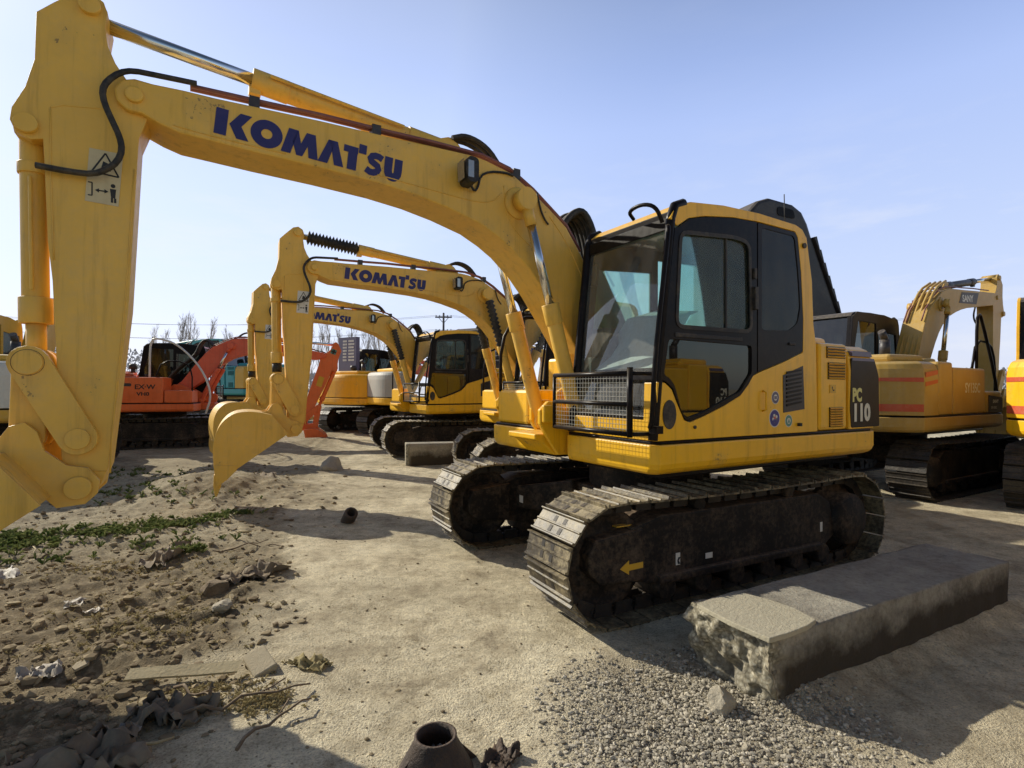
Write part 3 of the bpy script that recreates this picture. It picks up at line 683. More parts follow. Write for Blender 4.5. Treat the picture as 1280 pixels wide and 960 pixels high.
    d = MB(); hl = [(3.686, 3.298), (3.888, 3.285), (3.991, 3.276), (4.049, 3.246), (4.104, 3.181), (4.125, 3.123), (4.114, 3.053), (4.078, 2.966), (4.046, 2.891), (4.034, 2.824), (4.055, 2.754), (4.101, 2.705), (4.162, 2.668), (4.256, 2.664), (4.40, 2.671)]
    half = len(hl) // 2
    d.tube([V(PB if i < 4 else PA, x, .155 + .03 * sin(pi * i / 14), z) for i, (x, z) in enumerate(hl)], .016, 8, 0, 1)
    part('hose', d, 'blackr', 0, boom)
    d = MB()
    for k, yy in enumerate((-.17, -.12, -.07, -.02, .03, .08)):
        dz = .015 * (k % 3)
        d.tube([V(PB, 1.02, yy, 2.90), V(PB, .93, yy, 2.99 + dz), (PB(.80, 3.05 + dz)[0], yy, PB(.80, 3.05 + dz)[1]), (PB(.70, 2.90)[0] - .02, yy, PB(.70, 2.90)[1]), (PB(.62, 2.55)[0], yy, PB(.62, 2.55)[1]), (.36, yy, 2.15), (.05, yy, 1.75), (-.05, yy, 1.2)], .028, 7, 0, 2)
    for yy in (-.06, .0, .05): d.tube([V(PB, 2.02, yy, 3.42), V(PB, 1.90, yy, 3.47), V(PB, 1.72, yy, 3.42), V(PB, 1.60, yy, 3.28)], .018, 7, 0, 2)
    if hoses: part('hose_bundle', d, 'blackr', 0, boom)
    if full or True:
        d = MB(); c = PB(1.98, 3.10)
        d.prism(rounded([(c[0] + .03, c[1] - .095), (c[0] - .05, c[1] - .085), (c[0] - .05, c[1] + .085), (c[0] + .03, c[1] + .095), (c[0] + .055, c[1])], .03), y1 + .03, y1 + .17, 0)
        d.cyl((c[0] - .04, y1, c[1] - .06), (c[0] - .04, y1 + .06, c[1] - .06), .02, mi=0); d.add([(c[0] + .058, y1 + .045, c[1] - .07), (c[0] + .058, y1 + .155, c[1] - .07), (c[0] + .064, y1 + .155, c[1] + .07), (c[0] + .064, y1 + .045, c[1] + .07)], [(0, 1, 2, 3)], 1)
        d.add([(c[0] + .035, y1 + .1715, c[1] - .06), (c[0] - .01, y1 + .1715, c[1] - .06), (c[0] - .01, y1 + .1715, c[1] + .06), (c[0] + .035, y1 + .1715, c[1] + .06)], [(0, 1, 2, 3)], 1)
        lampb = d; d = MB(); d.tube([(c[0] - .05, y1 + .04, c[1] - .07), (c[0] - .09, y1 + .02, c[1] - .1), (c[0] - .12, y1 + .015, c[1] - .06), (c[0] - .14, y1 + .012, c[1] + .03), (c[0] - .22, y1 + .012, c[1] + .08), (c[0] - .36, y1 + .012, c[1] + .10), (c[0] - .43, y1 + .01, c[1] + .09)], .009, 6, 0, 1)
        part('grease_hose', MB().tube([V(PB, 1.33, y1 + .012, 3.10), V(PB, 1.30, y1 + .012, 2.98), V(PB, 1.26, y1 + .012, 2.90), V(PB, 1.22, y1 + .012, 2.86)], .008, 6, 0, 1), 'blackr', 0, boom)
        part('lamp_cable', d, 'blackr', 0, boom); part('work_lamp', lampb, ['blackr', 'lamp'], 0, boom)
    # ---- boom cylinders
    for yy in (.255, -.315):
        a = Vector(V(PB, 1.50, yy, 2.985)); b = Vector((1.24 - .02, yy, 1.17)); b.x = 1.10; b.z = 1.22
        b = Vector((.98, yy, 1.24)); u = (b - a).normalized(); L = (b - a).length
        m_ = a + u * (.82 if not a1 else min(.82 + (L - 1.82), L * .6))
        mb = MB(); mb.cyl(m_, b, .062, n=16); mb.cyl(m_, m_ + u * .16, .070, n=16); mb.cyl(b - Vector((0, .05, 0)), b + Vector((0, .05, 0)), .075, n=16)
        cy = part('boom_cylinder', mb, boomc, .004)
        d = MB(); d.cyl(a - Vector((0, .045, 0)), a + Vector((0, .045, 0)), .085, n=18, mi=1); d.cyl(a + u * .07, a + u * .2, .045, n=12, mi=1); d.cyl(a + u * .2, m_, .035, n=14)
        part('rod', d, ['chrome', boomc], 0, cy)
        if bellows:
            d = MB(); Lr = (m_ - a).length - .1; k = 11
            for i in range(k): p = a + u * (.1 + Lr * i / k); q = a + u * (.1 + Lr * (i + 1) / k); mid = (p + q) / 2; d.cyl(p, mid, .045, .075, n=12, caps=False); d.cyl(mid, q, .075, .045, n=12, caps=False)
            part('bellows', d, 'blackr', 0, cy)
    # ---- arm
    y0a, y1a = -.16, .11
    ao = [(4.412, 3.488), (4.345, 3.56), (4.25, 3.655), (4.185, 3.675), (4.13, 3.64), (4.112, 3.585), (4.123, 3.499), (4.110, 3.406), (4.075, 3.320), (4.02, 3.238), (3.93, 3.20), (3.90, 3.14), (3.925, 3.05), (3.965, 2.93), (4.005, 1.975), (4.09, 1.09), (4.125, .99), (4.165, .94), (4.225, .93), (4.275, .98), (4.288, 1.11), (4.335, 2.092), (4.356, 2.299), (4.373, 2.716), (4.38, 2.83), (4.43, 2.815), (4.49, 2.845), (4.512, 2.90), (4.505, 2.965), (4.453, 3.085), (4.417, 3.239)]
    mb = MB(); mb.prism([PA(*p) for p in ao], y0a, y1a)
    for x, z, r_ in ((4.445, 2.89, .05), (4.19, 3.595, .05), (4.215, 1.256, .055)): mb.cyl(V(PA, x, y0a - .03, z), V(PA, x, y1a + .03, z), r_, n=18)
    mb.strip([PA(*p) for p in ((4.35, 3.005), (4.30, 3.03), (4.10, 3.06))], .006, y1a - .002, y1a + .004)
    arm = part('arm', mb, armc, .012)
    if near:
        d = MB()
        for pl_ in ([(4.352, 3.0), (4.345, 2.6), (4.33, 2.2)], [(3.985, 2.75), (4.02, 2.0), (4.075, 1.30), (4.08, 1.06)], [(4.30, 1.12), (4.20, 1.085), (4.10, 1.07)]): d.tube([V(PA, x, y1a + .001, z) for x, z in pl_], .004, 6, 0, 1); part('weld_bead', d, armc, 0, arm); d = MB()
    d = MB(); d.prism([PA(*p) for p in ((4.186, 2.826), (4.036, 2.822), (4.055, 2.528), (4.203, 2.536))], y1a + .001, y1a + .0035, 0)
    tri = [(4.175, 2.70), (4.115, 2.81), (4.055, 2.69)]
    for p, q in zip(tri, tri[1:] + tri[:1]): d.strip([PA(*p), PA(*q)], .004, y1a + .003, y1a + .005, 1)
    d.prism([PA(*p) for p in ((4.135, 2.72), (4.09, 2.715), (4.10, 2.755), (4.125, 2.765))], y1a + .003, y1a + .005, 1)
    d.prism([PA(*p) for p in ((4.155, 2.605), (4.105, 2.605), (4.105, 2.598), (4.155, 2.598))], y1a + .003, y1a + .005, 1)
    for tx, s_ in ((4.16, 1), (4.10, -1)): d.prism([PA(*p) for p in ((tx, 2.6015), (tx - s_ * .018, 2.613), (tx - s_ * .018, 2.590))], y1a + .003, y1a + .005, 1)
    d.prism([PA(*p) for p in ((4.094, 2.62), (4.066, 2.62), (4.070, 2.57), (4.088, 2.57))], y1a + .003, y1a + .005, 1); d.prism([PA(*p) for p in circle(4.08, 2.637, .011, 10)], y1a + .003, y1a + .005, 1)
    for tx in (4.084, 4.070): d.prism([PA(*p) for p in ((tx + .005, 2.57), (tx - .005, 2.57), (tx - .005, 2.545), (tx + .005, 2.545))], y1a + .003, y1a + .005, 1)
    for p, q in (((4.19, 2.64), (4.172, 2.64)), ((4.172, 2.64), (4.172, 2.57)), ((4.172, 2.57), (4.19, 2.57))): d.strip([PA(*p), PA(*q)], .003, y1a + .003, y1a + .005, 1)
    part('warning_sticker', d, ['decalw' if not full else 'cream', 'decalblk'], 0, arm)
    # ---- arm cylinder
    a = Vector(V(PA, 4.19, -.03, 3.595)); b = Vector(V(PB, 2.05, -.03, 3.345)); u = (b - a).normalized(); L = (b - a).length
    m_ = b - u * 1.34
    mb = MB(); mb.cyl(m_, b - u * .05, .066, n=18); mb.cyl(m_, m_ + u * .22, .072, n=18); mb.cyl(b - u * .3, b - u * .05, .076, n=18); mb.cyl(b - Vector((0, .06, 0)), b + Vector((0, .06, 0)), .075, n=16)
    mb.tube([m_ + u * .1 + Vector((0, .09, .02)), b - u * .35 + Vector((0, .09, .02))], .012, 6); mb.box(m_.x - .05, m_.x + .02, -.06, 0, m_.z - .1, m_.z - .05)
    cy = part('arm_cylinder', mb, cylc or boomc, .004)
    d = MB(); d.cyl(a - Vector((0, .10, 0)), a + Vector((0, .10, 0)), .075, n=18, mi=1); d.cyl(a + u * .05, m_, .040, n=16)
    part('rod', d, ['chrome', boomc], 0, cy)
    if bellows:
        d = MB(); Lr = (m_ - a).length - .14; k = 15
        for i in range(k): p = a + u * (.13 + Lr * i / k); q = a + u * (.13 + Lr * (i + 1) / k); mid = (p + q) / 2; d.cyl(p, mid, (.052), .10, n=12, caps=False); d.cyl(mid, q, .10, .052, n=12, caps=False)
        part('bellows', d, 'blackr', 0, cy)
    # ---- bucket cylinder + linkage
    a = Vector(V(PA, 4.445, -.025, 2.89)); b = Vector(V(PA, 4.42, -.025, 1.655)); u = (b - a).normalized()
    m_ = a + u * 1.02
    mb = MB(); mb.cyl(a + u * .04, m_, .060, n=18); mb.cyl(m_ - u * .14, m_, .074, n=18); mb.cyl(a - Vector((0, .06, 0)), a + Vector((0, .06, 0)), .07, n=16); mb.cyl(a + u * .16, a + u * .22, .07, n=14)
    mb.tube([a + u * .25 + Vector((-.0, .085, 0)), a + u * .85 + Vector((0, .085, 0))], .010, 6)
    cy = part('bucket_cylinder', mb, armc, .004)
    d = MB(); d.cyl(m_, b, .045, n=14, mi=0); d.cyl(b - Vector((0, .05, 0)), b + Vector((0, .05, 0)), .085, n=18, mi=0)
    if bellows: d.cyl(m_ + u * .0, m_ + u * .12, .06, n=14, mi=1)
    part('rod', d, [armc, 'blackr'], 0, cy)
    lp = PA(4.42, 1.655); hp = PK(4.43, 1.27); ap = PA(4.215, 1.256)
    def bar(mb, p, q, r0, r1, y0, y1):
        dx_, dz_ = q[0] - p[0], q[1] - p[1]; L = hypot(dx_, dz_); nx, nz = -dz_ / L, dx_ / L
        A = [(p[0] + r0 * cos(t), p[1] + r0 * sin(t)) for t in [atan2(nz, nx) + pi * i / 8 for i in range(9)]]
        B = [(q[0] + r1 * cos(t), q[1] + r1 * sin(t)) for t in [atan2(-nz, -nx) + pi * i / 8 for i in range(9)]]
        mb.prism(A + B, y0, y1)
    for yy in (.115, -.215):
        mb = MB(); bar(mb, lp, ap, .085, .085, yy, yy + .05); mb.cyl((ap[0], yy - .01, ap[1]), (ap[0], yy + .065, ap[1]), .055, n=18); mb.cyl((lp[0], yy - .01, lp[1]), (lp[0], yy + .065, lp[1]), .062, n=18)
        if near and yy > 0:
            for q_, r_ in ((lp, .063),): mb.lathe([(r_, .049), (r_ + .005, .0512), (r_ + .005, .049)], (q_[0], yy, q_[1]), 'y', 28, 1)
        part('link_arm', mb, [armc, 'rust'], .008)
    mb = MB(); bar(mb, lp, hp, .075, .075, .055, .113); bar(mb, lp, hp, .075, .075, -.163, -.105); mb.cyl((hp[0], -.2, hp[1]), (hp[0], .15, hp[1]), .05, n=16)
    mb.prism([(lp[0] * .6 + hp[0] * .4 + .04, lp[1] * .6 + hp[1] * .4), (lp[0] * .6 + hp[0] * .4 - .04, lp[1] * .6 + hp[1] * .4), (lp[0] * .3 + hp[0] * .7 - .04, lp[1] * .3 + hp[1] * .7), (lp[0] * .3 + hp[0] * .7 + .04, lp[1] * .3 + hp[1] * .7)], -.104, .054)
    part('bucket_link', mb, armc, .008)
    # ---- bucket
    W0, W1 = -.47, .41
    back = [(4.50, 1.20), (4.62, 1.235), (4.79, 1.255), (4.95, 1.225), (5.07, 1.11), (5.135, .95), (5.15, .78), (5.135, .58), (5.115, .44), (5.105, .36)]
    for _ in range(2):
        q_ = [back[0]]
        for a_, b_ in zip(back, back[1:]): q_ += [(a_[0] * .75 + b_[0] * .25, a_[1] * .75 + b_[1] * .25), (a_[0] * .25 + b_[0] * .75, a_[1] * .25 + b_[1] * .75)]
        back = q_ + [back[-1]]
    lip = [(4.97, .46), (4.888, .555), (4.32, .96), (4.37, 1.03), (4.44, 1.12)]
    mb = MB()
    for yy in (W0, W1 - .025): mb.prism([PK(*p) for p in back + lip], yy, yy + .025)
    inn = [(x - .028 * (1 if x > 4.9 else .3), z - .028 * (1 if x < 5.0 else .2)) for x, z in back]
    pts = [PK(*p) for p in back]; ipt = [PK(*p) for p in inn]
    for i in range(len(pts) - 1): mb.prism([pts[i], pts[i + 1], ipt[i + 1], ipt[i]], W0 + .0255, W1 - .0255)
    mb.prism([PK(*p) for p in ((4.32, .965), (4.44, 1.125), (4.50, 1.20), (4.53, 1.19), (4.47, 1.10), (4.36, .965))], W0 + .0255, W1 - .0255)
    for yy in (-.235, .135): mb.prism([PK(*p) for p in ((4.13, .96), (4.12, 1.03), (4.17, 1.10), (4.26, 1.12), (4.35, 1.20), (4.38, 1.30), (4.43, 1.35), (4.49, 1.33), (4.54, 1.25), (4.62, 1.235), (4.50, 1.195), (4.36, .97), (4.30, .90), (4.18, .91))], yy, yy + .035)
    mb.cyl(V(PK, 4.21, -.27, 1.0), V(PK, 4.21, .20, 1.0), .06, n=18)
    for yy in (W0 - .012, W1 - .013): mb.prism([PK(*p) for p in ((5.14, .62), (4.90, .60), (4.89, .545), (4.99, .44), (5.105, .35))], yy, yy + .025)
    bk = part('bucket', mb, bucketc, .006)
    for i in range(5):
        yy = W0 + .06 + i * (W1 - W0 - .12) / 4
        mb = MB(); mb.prism([PK(*p) for p in ((5.135, .50), (5.06, .50), (5.055, .36), (5.10, .235), (5.12, .235), (5.14, .36))], yy - .045, yy + .045)
        part('tooth', mb, [bucketc], .008, bk)
    return root, part, dict(PB=PB, PA=PA, V=V, boom=boom, arm=arm, cw=cw, eng=eng, tank=tank, cab=cab)

deg = lambda x, y: atan2(y, x)
def head(th_deg):   # photo-fit heading: forward = (-sin, -cos)
    t = R(th_deg); return atan2(-cos(t), -sin(t))
GR = 'excavators parked across the yard'
hero, hp_, hd = excavator('nearest and largest yellow excavator, wire guard on its cab and PC 110 on its tail', (1.259, 5.149), head(62.16), .045, 1, GR, full=True, bellows=False, boomc='yellow_arm', near=True)
k2, kp2, _ = excavator('second yellow excavator in the row, bucket on dark soil and black bellows on its cylinders', (.83, 9.09), head(76.5), R(76.5 - 62.8), .99, GR, boomc='yellow_arm', near=True)
k3, kp3, _ = excavator('third yellow excavator in the row, dark cab in full view behind a concrete beam', (-1.65, 13.5), head(67.9), R(67.9 - 55.7), .994, GR, boomc='yellow_arm')
excavator('yellow excavator standing behind the viewer, seen only as a reflection in the near cab door', (6.12, 1.33), head(60), 0, 1, GR, badge2=True, bellows=False)

# ---- right: two machines with red stripes
sy, sp, sd = excavator('dusty yellow excavator with red tail stripes, a white boom badge and tall black handrail', (6.34, 9.15), deg(.86, .51), 0, 1, GR, pose=(4, -8, 0), body='sany', komatsu=False, style='sany', bellows=False, hoses=False, cylc='dgrey')
d = MB()
place_text(d, 'SY135C', .20, right_plane(-.42, 1.50, -1.1985), .005, .80, 0)
sp('lettering', d, 'decalw', 0, sd['tank'])
d = MB(); d.prism([(.42, 1.20), (.94, 1.20), (.94, 1.42), (.42, 1.46)], -1.2, -1.192, 0); place_text(d, 'SANY', .07, right_plane(.56, 1.34, -1.2015), .003, 1.2, 1); place_text(d, 'SY135C', .05, right_plane(.50, 1.25, -1.2015), .001, 1.3, 1)
sp('lettering', d, ['dgrey', 'decalw'], 0, sd['tank'])
d = MB(); d.tube([(.20, -1.12, 1.86), (.22, -1.12, 2.62), (.30, -1.12, 2.70), (.38, -1.12, 2.66), (.90, -1.12, 1.75), (1.0, -1.12, 1.35), (1.0, -1.12, 1.15)], .022, 8, 0, 1); sp('handrail', d, 'black', 0, sd['tank'])
d = MB()
for yy in (-.16, -.08, 0, .08): d.tube([(.42, yy, 1.9), (.72, yy, 2.5), (1.0, yy, 3.0), (1.3, yy, 3.35), (1.7, yy, 3.52)], .022, 8, 0, 1)
sp('hydraulic_pipe', d, 'sany', 0)
excavator('yellow excavator cut by the right edge of the photo, rounded red striped counterweight', (8.36, 7.15), deg(.75, .66), 0, 1, GR, pose=(6, 0, 0), body='yellow', cwc='yellow', komatsu=False, style='sany', bellows=False, hoses=False)

# ---- left: orange machine, white machine
ox, op, od = excavator('orange excavator side-on at the left, arm folded down to an orange bucket', (-9.25, 14.5), deg(.96, .28), 0, .95, GR, pose=(-9, -12, -23), body='orange', boomc='redor', armc='orange', komatsu=False, style='plain', bellows=False)
d = MB(); place_text(d, 'EX·W', .17, right_plane(-.35, 1.55, -1.1985), .004, 1.1); place_text(d, 'VH0', .13, right_plane(-.30, 1.38, -1.1985), .004, 1.2); op('lettering', d, 'decalblk', 0, od['tank'])
d = MB()
for z in (1.30, 1.46, 1.62): d.prism(rounded([(-1.2, z), (-.86, z), (-.86, z + .11), (-1.2, z + .11)], .02), -1.2, -1.197)
d.prism(rounded([(-.72, 1.62), (-.42, 1.62), (-.42, 1.70), (-.72, 1.70)], .03), -1.2, -1.197); op('side_vent', d, 'dgrey', 0, od['tank'])
d = MB(); V, PA = od['V'], od['PA']
d.prism([PA(4.30, 3.45), PA(4.14, 3.45), PA(4.14, 3.30), PA(4.30, 3.30)], -.168, -.162, 0); d.prism([PA(4.29, 3.40), PA(4.15, 3.40), PA(4.15, 3.35), PA(4.29, 3.35)], -.172, -.166, 1); d.prism([PA(4.245, 3.44), PA(4.195, 3.44), PA(4.195, 3.31), PA(4.245, 3.31)], -.174, -.166, 1); op('sticker', MB().prism([PA(4.26, 2.55), PA(4.10, 2.55), PA(4.12, 2.25), PA(4.28, 2.25)], -.168, -.162), 'decaly', 0, od['arm'])
op('sticker', d, ['decalgr', 'decalblk'], 0, od['arm'])
d = MB(); d.tube([(-.1, -.9, 1.86), (-.1, -.9, 2.85), (.1, -.95, 2.9), (.6, -1.05, 2.75), (1.2, -1.15, 2.1), (1.45, -1.2, 1.4), (1.3, -1.2, .9)], .025, 8, 0, 2); op('loose_hose', d, 'decalw', 0)
wx, wp, wd = excavator('cream white excavator cut by the left edge, blue lettering on its counterweight', (-9.25, 10.1), deg(-.35, .94), 0, 1.0, GR, pose=(4, 0, 0), body='yellow_old', cwc='white', komatsu=False, style='plain', bellows=False, tanks=False, hoses=False, cabc='yellow_old')
d = MB(); place_polys(d, KOM, right_plane(-1.70, 1.42, -1.2005, .062)); wp('lettering', d, 'navy', 0, wd['cw'])

# ---- machines at the back
bx, bpp, bd = excavator('yellow excavator far back, rounded tail toward the yard and white notices on its dark cab', (-4.75, 19.6), deg(.55, .83), 0, 1.02, GR, pose=(0, 0, 0), body='yellow', komatsu=False, style='plain', bellows=False)
d = MB()
d.box(-.86, -.70, .27, 1.18, 1.95, 3.25, 0)
rr = random.Random(3)
for i in range(7):
    z = 3.08 - i * .11
    for c0, c1 in ((.95, .74), (.66, .36)):
        y = c0
        while y > c1 + .03:
            w = rr.uniform(.02, .04); d.box(-.864, -.86, y - w, y, z, z + .065, 1); y -= w + .012
bpp('notice_board', d, ['stripe', 'decalw'], 0, bd['cab'])
d = MB(); d.prism([(-1.6, 1.50), (-1.40, 1.50), (-1.40, 1.62), (-1.6, 1.62)], -1.204, -1.199); bpp('sticker', d, 'decalbl', 0, bd['cw'])
gx_, gp, gd_ = excavator('excavator with grey counterweight and cream hood, parked among yellow ones far back', (-2.55, 18.3), deg(.84, .54), 0, 1.05, GR, pose=(0, 0, 0), body='yellow', cwc='grey', boomc='yellow_old', komatsu=False, style='plain', bellows=False)
d = MB(); d.box(-1.2, -.3, -1.206, -1.199, 1.19, 1.55, 0); place_text(d, 'ZX60USR', .10, right_plane(-1.1, 1.36, -1.2085), .003, 1.1, 1)
for i in range(7): d.prism([(-1.15 + i * .13, 1.20), (-1.08 + i * .13, 1.20), (-1.06 + i * .13, 1.26), (-1.13 + i * .13, 1.26)], -1.2105, -1.207, 2)
gp('lettering', d, ['dgrey', 'decalw', 'decaly'], 0, gd_['tank'])
d = MB(); d.box(-.9, -.1, -1.1, -.2, 1.87, 2.18); gp('raised_hood', d, 'cream', .04)
excavator('dark excavator mostly hidden behind the third yellow one, black cab showing over its roof', (-.2, 17.2), deg(.5, .87), 0, 1.2, GR, body='dgrey', boomc='dgrey', komatsu=False, style='plain', bellows=False, pose=(-18, 0, 0))
excavator('teal excavator far at the left with a yellow band, half hidden by the orange boom', (-12.3, 24.5), deg(-.9, .4), 0, 1.25, GR, body='teal', boomc='teal', komatsu=False, style='plain', bellows=False, pose=(-12, 10, 30), cwc='yellow_old', hoses=False)
excavator('yellow excavator deep at the right, dark cab rising above the machines before it', (7.6, 15.8), deg(-.9, -.3), 0, .96, GR, body='yellow_old', komatsu=False, style='plain', bellows=False, pose=(-14, 0, 0))

exec_after = []
# ------------------------------------------------------------------ ground
def gmask(x, y):
    nz = noise.noise((x * .7, y * .7, 3.1)) * .7 + noise.noise((x * 2.3, y * 2.3, 1.7)) * .35
    e = -(.45 + .27 * y) - x + nz                       # >0 inside the soil patch (left)
    soil = max(0, min(1, e / .5))
    far = max(0, min(1, (y - 4.3) / 1.5))
    soil *= 1 - .25 * far
    h = (x + 4.0) ** 2 / 2.0 + (y - 7.5) ** 2 / 1.1
    soil = max(soil, .9 * math.exp(-h))
    if y > 9: soil = max(soil, max(0, min(1, (noise.noise((x * .35, y * .35, 9)) + .25) * 1.6)) * .8 if x < -1 else 0)
    gx, gy = (x - .98) / .85, (y - 2.45) / .72
    grav = max(0, min(1, (1.2 - (gx * gx + gy * gy)) * .8 + nz * .8))
    return soil, grav
def gheight(x, y, soil, grav):
    z = .012 * noise.noise((x * .5, y * .5, 0)) + .008 * noise.noise((x * 2.1, y * 2.1, 5))
    f = noise.fractal((x * 3.2, y * 3.2, 2), .9, 2.1, 5)
    z += .004 * noise.fractal((x * 9, y * 9, 4), .8, 2, 3)
    z += soil * (.036 * f + .032 * noise.turbulence((x * 5, y * 7, 1), 4, False) + .03 * noise.noise((x * 1.2, y * 2.6, 8))) 
    z += grav * .010 * noise.fractal((x * 14, y * 14, 6), .9, 2, 3)
    z += .30 * math.exp(-((x + 4.35) ** 2 / .9 + (y - 7.95) ** 2 / .55))          # heap under the second bucket
    sxl, syl = (x - 1.235) * .881 + (y - 2.585) * .473, -(x - 1.235) * .473 + (y - 2.585) * .881
    if -.3 < sxl < 2.8 and -.4 < syl < .1: z += .07 * math.exp(-((syl - .02) / .11) ** 2) * min(1, max(0, (sxl + .1) / .3)) * (1 + .3 * noise.noise((x * 2, y * 2, 7)))
    hx, hy = (x - 1.259) * -.884 + (y - 5.149) * -.467, (x - 1.259) * .467 + (y - 5.149) * -.884            # faint crawler prints in front of the near machine
    if 1.5 < hx < 6 and .7 < abs(hy) < 1.26: z += .0055 * max(0, .35 + noise.noise((x * 1.1, y * 1.1, 12))) * (sin(2 * pi * hx / .174) - .6) * min(1, (hx - 1.5) / .4)
    z += .22 * math.exp(-((x + 5.3) ** 2 / 1.6 + (y - 15.0) ** 2 / .5))
    if y > 30 or abs(x) > 30: z *= .5
    # keep tracks seated
    return z
def axis(lo, hi, step, far, k=1.16):
    a = []; v = lo
    while v < hi: a.append(v); v += step
    s = step; r = []; v = hi
    while v < far: r.append(v); s *= k; v += s
    r.append(far); s = step; l = []; v = lo
    while v > -far: s *= k; v -= s; l.append(v)
    return l[::-1] + a + r
xs = axis(-5.2, 3.8, .032, 1500); ys = axis(1.5, 9.0, .036, 1500)
nx, ny = len(xs), len(ys)
gv = []; sm_ = []; gm_ = []
for y in ys:
    for x in xs:
        s, g = gmask(x, y) if abs(x) < 60 and -5 < y < 60 else (.3, 0)
        z = gheight(x, y, s, g) if abs(x) < 80 and -20 < y < 80 else 0
        gv.append((x, y, z)); sm_.append(s); gm_.append(g)
gf = [(j * nx + i, j * nx + i + 1, (j + 1) * nx + i + 1, (j + 1) * nx + i) for j in range(ny - 1) for i in range(nx - 1)]
me = bpy.data.meshes.new('ground'); me.from_pydata(gv, [], gf)
at = me.attributes.new('soil', 'FLOAT', 'POINT'); at.data.foreach_set('value', sm_)
at = me.attributes.new('gravel', 'FLOAT', 'POINT'); at.data.foreach_set('value', gm_)
me.polygons.foreach_set('use_smooth', [True] * len(gf)); me.update()
ground = bpy.data.objects.new('ground', me); COL.objects.link(ground); tag(ground, 'pale dry yard ground with brown soil and gravel', None, None, 'structure')
m, t, out = nt('yard_ground'); p = N(t, 'ShaderNodeBsdfPrincipled', Roughness=.95); p.inputs['Specular IOR Level'].default_value = .15
tc = t.nodes.new('ShaderNodeTexCoord'); o_ = tc.outputs['Object']
def nz(scale, det=6, ro=.6):
    n = N(t, 'ShaderNodeTexNoise', Scale=scale, Detail=det, Roughness=ro); t.links.new(o_, n.inputs['Vector']); return n.outputs[0]
n_big, n_mid, n_fine, n_tiny = nz(.55, 5), nz(2.6, 8, .68), nz(17, 6, .7), nz(85, 3, .7)
pale = ramp(t, n_mid, [(.30, (.24, .21, .16)), (.45, (.44, .40, .31)), (.58, (.68, .63, .50)), (.75, (.82, .77, .63))]).outputs[0]
pale = mixc(t, .5, pale, ramp(t, n_fine, [(.3, (.62, .60, .57)), (.5, (1.05, 1.05, 1.05)), (.7, (1.3, 1.29, 1.25))]).outputs[0], 'MULTIPLY')
vsp = N(t, 'ShaderNodeTexVoronoi', Scale=26); t.links.new(o_, vsp.inputs['Vector'])
pale = mixc(t, .8, pale, ramp(t, vsp.outputs['Distance'], [(.07, (.35, .31, .25)), (.16, (1, 1, 1))]).outputs[0], 'MULTIPLY')
pale = mixc(t, .75, pale, ramp(t, n_tiny, [(.32, (.45, .42, .36)), (.48, (1, 1, 1)), (.70, (1.3, 1.3, 1.24))]).outputs[0], 'MULTIPLY')
pale = mixc(t, .75, pale, ramp(t, nz(6.5, 9, .75), [(.33, (.55, .52, .46)), (.47, (1, 1, 1)), (.70, (1.22, 1.21, 1.17))]).outputs[0], 'MULTIPLY')
pale = mixc(t, .7, pale, ramp(t, n_big, [(.35, (.66, .64, .60)), (.60, (1.18, 1.18, 1.16))]).outputs[0], 'MULTIPLY')
soilc = ramp(t, n_fine, [(.3, (.085, .066, .042)), (.5, (.20, .16, .10)), (.68, (.42, .355, .235))]).outputs[0]
soilc = mixc(t, .5, soilc, ramp(t, n_mid, [(.35, (.65, .62, .58)), (.65, (1.2, 1.18, 1.1))]).outputs[0], 'MULTIPLY')
grc = N(t, 'ShaderNodeTexVoronoi', Scale=95); t.links.new(o_, grc.inputs['Vector'])
gravc = ramp(t, grc.outputs['Color'], [(0, (.13, .12, .10)), (1, (.40, .37, .31))]).outputs[0]
a_s = N(t, 'ShaderNodeAttribute', attribute_name='soil'); a_g = N(t, 'ShaderNodeAttribute', attribute_name='gravel')
am = N(t, 'ShaderNodeMath', operation='MULTIPLY_ADD'); t.links.new(n_fine, am.inputs[0]); am.inputs[1].default_value = 1.2; am.inputs[2].default_value = -.6
ad = N(t, 'ShaderNodeMath', operation='ADD'); ad.use_clamp = True; t.links.new(a_s.outputs['Fac'], ad.inputs[0]); t.links.new(am.outputs[0], ad.inputs[1])
mu = N(t, 'ShaderNodeMath', operation='MULTIPLY'); t.links.new(ad.outputs[0], mu.inputs[0]); t.links.new(a_s.outputs['Fac'], mu.inputs[1]); mu.use_clamp = True
pale = mixc(t, 1.0, pale, (1.02, .985, .92), 'MULTIPLY')
c = mixc(t, mu.outputs[0], pale, soilc)
mg = N(t, 'ShaderNodeMath', operation='MULTIPLY'); mg.inputs[1].default_value = .5; t.links.new(a_g.outputs['Fac'], mg.inputs[0])
c = mixc(t, mg.outputs[0], c, gravc)
t.links.new(c, p.inputs['Base Color'])
bsum = N(t, 'ShaderNodeMath', operation='ADD'); t.links.new(n_fine, bsum.inputs[0]); t.links.new(n_tiny, bsum.inputs[1])
b = N(t, 'ShaderNodeBump', Strength=.8, Distance=.028); t.links.new(bsum.outputs[0], b.inputs['Height'])
b2 = N(t, 'ShaderNodeBump', Strength=.5, Distance=.02); t.links.new(grc.outputs['Distance'], b2.inputs['Height']); t.links.new(ramp(t, n_mid, [(.38, (.25, .25, .25)), (.62, (1, 1, 1))]).outputs[0], b.inputs['Strength']); t.links.new(b.outputs[0], b2.inputs['Normal']); t.links.new(a_g.outputs['Fac'], b2.inputs['Strength'])
t.links.new(b2.outputs[0], p.inputs['Normal']); t.links.new(p.outputs[0], out.inputs[0]); me.materials.append(m)
def gz(x, y):
    s, g = gmask(x, y); return gheight(x, y, s, g)

